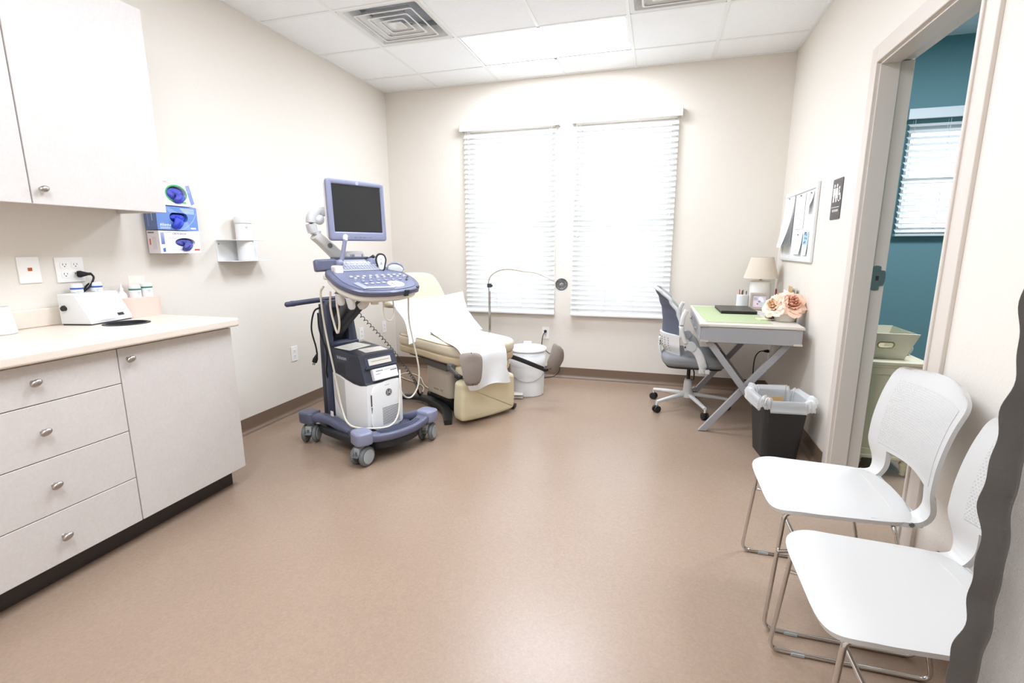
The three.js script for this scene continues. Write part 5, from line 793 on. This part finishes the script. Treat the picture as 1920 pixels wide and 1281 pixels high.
{ // waste basket with its bag
  const t = thing('waste_basket', 'black rectangular waste basket beside the desk with a clear bag in it', 'waste basket', [3.418, 0, 1.425], 0.12);
  const R = (k, y, n = 6) => rrect(0.2 + 0.055 * k, 0.215 + 0.06 * k, 0.035, 0, 0, n).map(([x, z]) => [x, y, z]);
  const loft = (rows, capEnd) => { const L = rows[0].length, pos = rows.flat(2), idx = []; for (let j = 0; j < rows.length - 1; j++) for (let i = 0; i < L; i++) { const a = j * L + i, b = j * L + (i + 1) % L; idx.push(a, a + L, b, b, a + L, b + L); } for (const e of capEnd) for (let i = 1; i < L - 1; i++) idx.push(e * L, e * L + i, e * L + i + 1); const g = new THREE.BufferGeometry(); g.setAttribute('position', new THREE.Float32BufferAttribute(pos, 3)); g.setIndex(idx); return toCreasedNormals(g, 0.6); };
  const inn = (k, y) => rrect(0.194 + 0.055 * k, 0.209 + 0.06 * k, 0.032, 0, 0, 6).map(([x, z]) => [x, y, z]);
  part('bin', loft([R(0, 0.0), R(0.03, 0.012), R(1, 0.355), R(1.06, 0.357), R(1.06, 0.368), inn(1, 0.368), inn(0.1, 0.012)], [0, 6]), M.basket, t);
  const rows = [], prof = [[-0.014, 0.2], [-0.01, 0.28], [-0.006, 0.345], [-0.003, 0.372], [0.003, 0.386], [0.012, 0.388], [0.02, 0.38], [0.026, 0.36], [0.022, 0.342], [0.024, 0.328], [0.02, 0.318]];
  for (let j = 0; j < prof.length; j++) { const row = [], k = Math.min(1, prof[j][1] / 0.355), base = j < 4 ? rrect(0.19 + 0.054 * k, 0.205 + 0.059 * k, 0.04, 0, 0, 34) : rrect(0.254, 0.274, 0.045, 0, 0, 34); for (let i = 0; i < base.length; i++) { const a = i / base.length * 6.2832, [x, z] = base[i], l = Math.hypot(x, z), out = j > 4 ? 1 : 0.5;
    const fold = Math.sin(a * 11 + Math.sin(a * 3) * 2 + j * 0.5) * 0.004 + Math.sin(a * 27 + j) * 0.0028 + Math.sin(a * 41 - j * 1.3) * 0.0018, flare = 0.014 * out * Math.max(0, Math.sin(a * 2 + 0.6)) * (j > 3 ? 1 : 0.2);
    const lift = (j > 3 ? 1 : 0.3) * (0.012 * Math.sin(a * 3 + 1) + 0.007 * Math.sin(a * 8) + 0.004 * Math.sin(a * 19)), o = prof[j][0] + (j < 4 ? Math.min(0, fold) * 1.6 : fold * 1.3) + flare; row.push([x + x / l * o, prof[j][1] + lift, z + z / l * o]); } rows.push(row); }
  const bag = loft(rows, []);
  part('bag', bag, new THREE.MeshPhysicalMaterial({ color: '#ffffff', roughness: 0.3, transmission: 0.5, thickness: 0, ior: 1.5, side: THREE.DoubleSide }), t, null, null, 'crumpled clear plastic bag');
  const b = thing('cardboard_piece', 'piece of tan cardboard sticking up in the waste basket', 'cardboard', [3.415, 0.016, 1.43], 0.15); part('sheet', rb(0.12, 0.34, 0.004, 0.001, 0, 0.17, 0), M.card, b, null, [-0.1, 0, 0.06]);
}
{ // pin board, papers, sign on the right wall
  const RW = -Math.PI / 2;                                     // local z points into the room, local x to +z... of the wall's left
  const t = thing('pin_board', 'white framed pin board on the right wall above the desk', 'board', [W, 1.155, 0.585], RW), w = 0.83, h = 0.508;
  part('frame', toCreasedNormals(extr(rect([-w / 2, w / 2, 0, h]), 0.018, 0.004, [rect([-w / 2 + 0.035, w / 2 - 0.035, 0.035, h - 0.035])]).translate(0, 0, 0.01), 0.5), M.white, t);
  part('board', bx(-w / 2 + 0.03, w / 2 - 0.03, 0.03, h - 0.03, 0.002, 0.008, 0.001, 1), std('#f4f3f1', 0.7), t);
  const X = (z) => z - 0.585;                                  // local x of a point of the wall, by its distance from the windows (x runs to the windows' far side)
  const at = (z, y) => [W - 0.0125, y, z];
  const lined = (w, h, fn) => std('#ffffff', 0.8, 0, { map: canvasTex(w, h, fn) });
  const note = (name, label, z, y, w, h, mat, curl = 0, off = 0) => { const n = thing(name, label, 'paper', [W - 0.0095 - off, y, z], RW, 'notes on the pin board'); const g = sheet((u, v) => [u * w / 2, -(1 - v) / 2 * h, 0.002 + curl * Math.pow((1 - v) / 2, 2) * (1 + 0.3 * u)], range(8), range(10), 0.0008), uv = g.attributes.uv; for (let i = 0; i < uv.count; i++) uv.setXY(i, (uv.getX(i) + 1) / 2, (uv.getY(i) + 1) / 2); part('sheet', g, mat, n); part('pin', mg(cyl(0.004, 0.005, 0.008, 0, 0, 0, 12).rotateX(Math.PI / 2).translate(0, -0.01, 0.006)), M.metalGrey, n); return n; };
  const blank = std('#f7f6f5', 0.8);
  ['front', 'second', 'third', 'fourth', 'fifth', 'rearmost'].forEach((n, k) => note('paper_sheet', k ? `${n} sheet of the thick curled bundle pinned on the left of the board` : 'front sheet of the thick curled bundle at the left of the pin board', 0.315, 1.625, 0.28 - k * 0.002, 0.372 - k * 0.003, blank, 0.05 - k * 0.0085, 0.0062 - k * 0.001));
  note('ruled_sheet', 'ruled white sheet in the middle of the pin board', 0.615, 1.62, 0.22, 0.24, lined(128, 160, (c) => { c.fillStyle = '#f5f5f4'; c.fillRect(0, 0, 128, 160); c.fillStyle = '#c9cbd0'; for (let i = 0; i < 12; i++) c.fillRect(10, 16 + i * 11, 106, 2); }));
  note('blank_note', 'tall blank note at the bottom of the pin board', 0.645, 1.35, 0.2, 0.145, blank, 0.012, 0.002);
  note('blue_strip', 'pale blue printed strip at the bottom right of the pin board', 0.825, 1.36, 0.12, 0.16, lined(96, 160, (c) => { c.fillStyle = '#dcebe8'; c.fillRect(0, 0, 96, 160); c.fillStyle = '#a9c8e6'; c.fillRect(8, 6, 80, 84); c.fillStyle = '#5d7792'; for (const [x, y] of [[20, 14], [48, 18], [30, 40], [56, 44], [38, 66], [20, 70]]) c.fillRect(x, y, 18, 12); }), 0.006);
  note('folded_slip', 'small folded slip pinned near the upper right corner of the pin board', 0.865, 1.615, 0.1, 0.125, lined(64, 64, (c) => { c.fillStyle = '#eeedec'; c.fillRect(0, 0, 64, 64); c.fillStyle = '#77757a'; c.fillRect(6, 6, 6, 50); }), 0.03);
  const s = thing('restroom_sign', 'dark grey restroom sign with white figures beside the door', 'sign', [W, 1.41, 1.335], RW);
  const sw = 0.16, sh = 0.225;
  part('plate', toCreasedNormals(extr(rrect(sw, sh, 0.008, 0, sh / 2), 0.005, 0.0015).translate(0, 0, 0.0026), 0.6), std('#57514f', 0.5), s);
  const fig = []; const px = (g) => g.translate(0, 0, 0.0057);
  const disc = (x, y, r) => px(extr([...Array(18)].map((_, i) => [x + r * Math.cos(i / 18 * 6.2832), y + r * Math.sin(i / 18 * 6.2832)]), 0.0014)), poly = (p) => px(extr(shape(p), 0.0014));
  fig.push(disc(-0.043, 0.187, 0.0095), poly([[-0.06, 0.174], [-0.026, 0.174], [-0.026, 0.132], [-0.032, 0.132], [-0.033, 0.096], [-0.042, 0.096], [-0.043, 0.13], [-0.044, 0.096], [-0.053, 0.096], [-0.054, 0.132], [-0.06, 0.132]]));
  fig.push(disc(0.0, 0.187, 0.0095), poly([[-0.013, 0.174], [0.013, 0.174], [0.024, 0.136], [0.018, 0.134], [0.012, 0.15], [0.02, 0.118], [0.009, 0.118], [0.008, 0.096], [0.001, 0.096], [0, 0.118], [-0.001, 0.096], [-0.008, 0.096], [-0.009, 0.118], [-0.02, 0.118], [-0.012, 0.15], [-0.018, 0.134], [-0.024, 0.136]]));
  fig.push(disc(0.04, 0.172, 0.008), poly([[0.036, 0.162], [0.044, 0.162], [0.045, 0.142], [0.06, 0.142], [0.066, 0.112], [0.073, 0.114], [0.075, 0.107], [0.06, 0.105], [0.055, 0.132], [0.036, 0.132]]), px(new THREE.TorusGeometry(0.02, 0.0028, 6, 26, 4.6).rotateZ(2.2).scale(1, 1, 0.3).translate(0.046, 0.119, 0)));
  part('figures', mg(fig), M.plate, s); part('rule', bx(-0.062, 0.062, 0.066, 0.069, 0.005, 0.0064, 0.0004, 1), M.plate, s);
  part('lettering', new THREE.PlaneGeometry(0.128, 0.026), std('#ffffff', 0.5, 0, { map: canvasTex(256, 52, (c) => { c.fillStyle = '#57514f'; c.fillRect(0, 0, 256, 52); c.fillStyle = '#efecea'; c.font = 'bold 36px sans-serif'; c.textAlign = 'center'; c.fillText('RESTROOM', 128, 38); }) }), s, [0, 0.048, 0.0053]);
}

// ---------------------------------------------------------------- white stacking chairs by the door (face +z of their own axes)
const perf = (() => { const t = canvasTex(128, 128, (c) => { c.fillStyle = '#ffffff'; c.fillRect(0, 0, 128, 128); c.fillStyle = '#2a2a2a'; for (let y = 0; y < 4; y++) for (let x = 0; x < 4; x++) { c.beginPath(); c.ellipse(16 + x * 32 + (y % 2) * 16, 16 + y * 32, 7, 9, 0, 0, 7); c.fill(); } }); t.wrapS = t.wrapT = THREE.RepeatWrapping; t.colorSpace = THREE.NoColorSpace; t.repeat.set(1, 1); return t; })();
const perfMat = std('#cbc8c4', 0.36, 0, { bumpMap: perf, bumpScale: 0.0016 });
function stackChair(label, pos, ry) {
  const t = thing('stacking_chair', label, 'chair', pos, ry, 'white stacking chairs by the door');
  const seatFn = (u, v) => { const f = (v + 1) / 2, hw = (0.2 + 0.024 * f) * sq(v * 0.999, 6), z = -0.195 + 0.415 * f, front = Math.max(0, f - 0.72) / 0.28, side = Math.abs(u) ** 4; return [u * hw, 0.446 - 0.028 * front * front - 0.012 * side * (1 - front) + 0.008 * Math.max(0, 0.25 - f) - 0.012 * Math.sin(f * Math.PI) * (1 - u * u), z]; };
  const us = range(24).map((x) => Math.sin(x * Math.PI / 2)), vs = range(32).map((x) => Math.sin(x * Math.PI / 2));
  const flip = (fn) => (u, v) => fn(-u, v);
  part('seat', sheet(flip(seatFn), us, vs, 0.013), M.shell, t);
  part('seat_seam', tube(range(16).map((u) => [u * 0.19, 0.4455 - 0.012 * Math.abs(u) ** 4 - 0.002, -0.13 - 0.012 * (1 - u * u)]), 0.0012, 40, 5), M.deskTop, t);
  // one smooth surface runs from the seat's rear up into the back; an opening is left between the two posts
  const spine = new THREE.CatmullRomCurve3([[0.4365, -0.06], [0.4345, -0.14], [0.441, -0.186], [0.475, -0.216], [0.54, -0.222], [0.64, -0.228], [0.75, -0.25], [0.85, -0.286]].map(([y, z]) => V(0, y, z)), false, 'centripetal');
  const surf = (u, q) => { const p = spine.getPoint(q), up = Math.min(1, Math.max(0, (q - 0.3) / 0.3)), t = Math.min(1, Math.max(0, (q - 0.93) / 0.07)), hw = 0.195 + 0.03 * up - 0.05 * (1 - Math.sqrt(1 - t * t)); return [u * hw, p.y - 0.012 * u * u * up * q, p.z + 0.04 * u * u * up]; };
  const nrm = (u, q) => { const T = spine.getTangent(Math.min(0.999, Math.max(0.001, q))); return V(0, -T.z, T.y).normalize(); };
  const q0 = 0.545;                                            // lower edge of the back panel
  const qs = [...range(26, q0, 0.86), ...[0.89, 0.93, 0.945, 0.958, 0.97, 0.979, 0.986, 0.991, 0.995, 0.998, 1]];
  const back = part('backrest', sheet((u, q) => surf(u, q - 0.03 * (1 - u * u) * Math.max(0, 1 - (q - q0) / 0.1) * -1), range(30), qs, 0.012, nrm), M.shell, t);
  const inset = sheet((u, v) => { const p = surf(u * 0.8, 0.76 + 0.165 * v); return [p[0], p[1] + 0.0003, p[2] + 0.0013]; }, range(20), range(20), 0.001); { const q = inset.attributes.uv; for (let i = 0; i < q.count; i++) q.setXY(i, q.getX(i) * 0.165 / 0.034, q.getY(i) * 0.13 / 0.034); }
  part('perforated_panel', inset, perfMat, back, null, null, 'finely perforated panel');
  for (const s of [-1, 1]) part('back_post', sheet((u, q) => surf(s * (0.8 + 0.2 * u * s) - s * (0.0 + 0.08 * Math.sin(Math.min(1, q / q0) * Math.PI)) * (1 - s * u) / 2 * -1, q), range(8), range(30, 0, q0 + 0.02), 0.016, nrm), M.shell, t);
  part('rear_skirt', sweepRect([[-0.17, 0.425, -0.2], [0, 0.42, -0.197], [0.17, 0.425, -0.2]], 0.016, 0.03, 0.006, 12), M.shell, t);
  for (const s of [-1, 1]) {
    part('frame_loop', wire([[s * 0.19, 0.422, -0.1], [s * 0.2, 0.424, 0.178], [s * 0.226, 0.0075, 0.212], [s * 0.226, 0.0075, -0.22], [s * 0.2, 0.42, -0.12], [s * 0.1, 0.415, -0.12]], 0.0068, 0.035, 6, 12), M.chrome, t);
    part('foot_glide', bx(s * 0.226 - 0.008, s * 0.226 + 0.008, 0, 0.012, 0.11, 0.15, 0.003), M.casterPale, t);
  }
  part('front_stretcher', wire([[-0.222, 0.29, 0.192], [-0.2, 0.292, 0.12], [0.2, 0.292, 0.12], [0.222, 0.29, 0.192]], 0.0062, 0.02, 5, 12), M.chrome, t);
  part('under_frame', wire([[-0.195, 0.42, 0.05], [0.195, 0.42, 0.05]], 0.006, 0.02, 4, 10), M.chrome, t);
  part('seat_bolt', mg(...[-1, 1].map((s) => cyl(0.007, 0.007, 0.004, 0, 0, 0, 12).rotateZ(Math.PI / 2).translate(s * 0.197, 0.43, -0.165))), M.metalGrey, t);
  return t;
}
const chairA = stackChair('white plastic stacking chair on a chrome wire frame, beside the door opening', [3.281, 0, 2.795], -Math.PI / 2);
const chairB = chairA.clone(); chairB.name = numbered('stacking_chair'); chairB.userData = { ...chairA.userData, label: 'white plastic stacking chair on a chrome wire frame, partly behind the grey curtain' }; chairB.position.z = 3.335; scene.add(chairB);

// ---------------------------------------------------------------- grey curtain at the right edge of the picture
{
  const t = thing('privacy_curtain', 'grey fabric curtain with a dark hem hanging at the right edge', 'curtain', [0, 0, 0]);
  const y0 = 0.25, y1 = H - 0.03, wob = (y) => 0.002 * Math.sin(y * 47) + 0.0012 * Math.sin(y * 83 + 1) + 0.0025 * Math.sin(y * 19);
  const pth = [[3.145, 3.80], [3.16, 3.806], [3.175, 3.812], [3.182, 3.85], [3.178, 3.93], [3.198, 4.02], [3.185, 4.13], [3.21, 4.24], [3.2, 4.36], [3.22, 4.48], [3.21, 4.6]].map(([x, z]) => V(x, 0, z)), cv = new THREE.CatmullRomCurve3(pth);
  const part2 = (a, b, n) => sheet((u, v) => { const s = a + (b - a) * (u + 1) / 2, p = cv.getPoint(s), y = y0 + (y1 - y0) * (v + 1) / 2, k = Math.max(0, 1 - s * 3); return [p.x + wob(y) * k * 1.2, y, p.z + wob(y + 0.3) * (0.3 + k)]; }, range(n), range(300), 0.002);
  part('cloth', part2(0.2, 1, 60), M.curtain, t);
  part('hem', mg(part2(0, 0.2, 12)), M.hem, t, null, null, 'dark hem along the edge');
  part('curtain_hook', mg(...range(6, 0, 1).map((s) => { const p = cv.getPoint(s * 0.98 + 0.01); return tube([[p.x, y1 - 0.02, p.z + 0.004], [p.x, y1 + 0.006, p.z], [p.x, y1 + 0.012, p.z]], 0.002, 8, 6); })), M.metalGrey, t);
  const r = thing('curtain_track', 'thin white curtain track under the ceiling carrying the grey curtain', 'track', [3.22, H - 0.014, 4.2]); part('rail', bx(-0.09, 0.075, -0.006, 0.0125, -0.42, 0.42, 0.003), M.white, r);
}

// ---------------------------------------------------------------- the bathroom beyond the door
{
  const t = thing('bathroom_cabinet', 'cream bathroom cabinet with a framed end panel and turned feet seen through the door', 'cabinet', [W + 0.15, 0, 1.595], 0), w = 0.29, d = 0.62, h = 0.65;
  part('top', bx(-0.01, w + 0.012, h - 0.022, h, -d, 0.014, 0.006, 3), M.cabCream, t);
  part('top_molding', bx(-0.004, w + 0.004, h - 0.034, h - 0.02, -d + 0.006, 0.007, 0.005, 3), M.cabCream, t);
  part('carcass', bx(0, w, 0.105, h - 0.03, -d + 0.01, -0.012, 0.002), M.cabCream, t);
  for (const [a, b, c, e] of [[0, 0.035, 0.105, h - 0.03], [w - 0.035, w, 0.105, h - 0.03]]) part('stile', bx(a, b, c, e, -0.014, 0, 0.003), M.cabCream, t);
  part('rail', bx(0.035, w - 0.035, h - 0.075, h - 0.03, -0.014, 0, 0.003), M.cabCream, t); part('rail', bx(0.035, w - 0.035, 0.105, 0.15, -0.014, 0, 0.003), M.cabCream, t);
  part('base_molding', bx(-0.006, w + 0.006, 0.095, 0.115, -d + 0.006, 0.006, 0.005), M.cabCream, t);
  for (const z of [-d + 0.04, -0.03]) for (const x of [0.03, w - 0.03]) part('foot', lathe([[0, 0], [0.013, 0], [0.015, 0.004], [0.012, 0.01], [0.02, 0.06], [0.024, 0.066], [0.018, 0.072], [0.026, 0.086], [0.024, 0.096], [0, 0.097]], 22), M.cabCream, t, [x, 0, z]);
  const b = thing('storage_basket', 'cream tapered storage basket with a metal-rimmed handle hole on the bathroom cabinet', 'basket', [W + 0.15 + 0.105, h, 1.39], 0);
  const bw0 = 0.2, bw1 = 0.29, bd0 = 0.26, bd1 = 0.33, bh = 0.145, side = (pts, th, hole) => extr(shape(pts), th, 0.001, hole ? [rrect(0.07, 0.026, 0.012, 0, bh * 0.56)] : []), slz = Math.atan2((bd1 - bd0) / 2, bh), slx = Math.atan2((bw1 - bw0) / 2, bh);
  const tr = (a, c) => [[-a / 2, 0], [a / 2, 0], [c / 2, bh * 1.02], [-c / 2, bh * 1.02]], bm = std('#e0d5bc', 0.6);
  const fr = part('front', side(tr(bw0, bw1), 0.006, true), bm, b, [0, 0.002, bd0 / 2], [slz, 0, 0]); part('back', side(tr(bw0, bw1), 0.006, true), bm, b, [0, 0.002, -bd0 / 2], [-slz, 0, 0]);
  part('side', side(tr(bd0, bd1), 0.006), bm, b, [bw0 / 2, 0.002, 0], [0, Math.PI / 2, -slx].map((v) => v), null).rotation.set(0, Math.PI / 2, 0); const s1 = b.children[b.children.length - 1]; s1.rotation.order = 'YXZ'; s1.rotation.set(slx, Math.PI / 2, 0);
  const s2 = part('side', side(tr(bd0, bd1), 0.006), bm, b, [-bw0 / 2, 0.002, 0]); s2.rotation.order = 'YXZ'; s2.rotation.set(slx, -Math.PI / 2, 0);
  part('bottom', bx(-bw0 / 2, bw0 / 2, 0, 0.005, -bd0 / 2, bd0 / 2, 0.001), bm, b);
  part('handle_ring', tube(rrect(0.075, 0.031, 0.0145, 0, bh * 0.56, 5).map(([x, y]) => [x, y, 0.0035]), 0.0032, 60, 8, true), std('#b09a6a', 0.3, 0.8), fr);
  const r = thing('towel_roll', 'pale rolled towel lying beside the basket on the bathroom cabinet', 'towel', [W + 0.15 + 0.262, h, 1.3], 0); part('roll', lathe([[0, -0.1], [0.03, -0.1], [0.036, -0.092], [0.036, 0.092], [0.03, 0.1], [0, 0.1]], 24).rotateX(Math.PI / 2).translate(0, 0.036, 0), std('#d5d6cf', 0.9), r);
}
renderer.render(scene, camera);
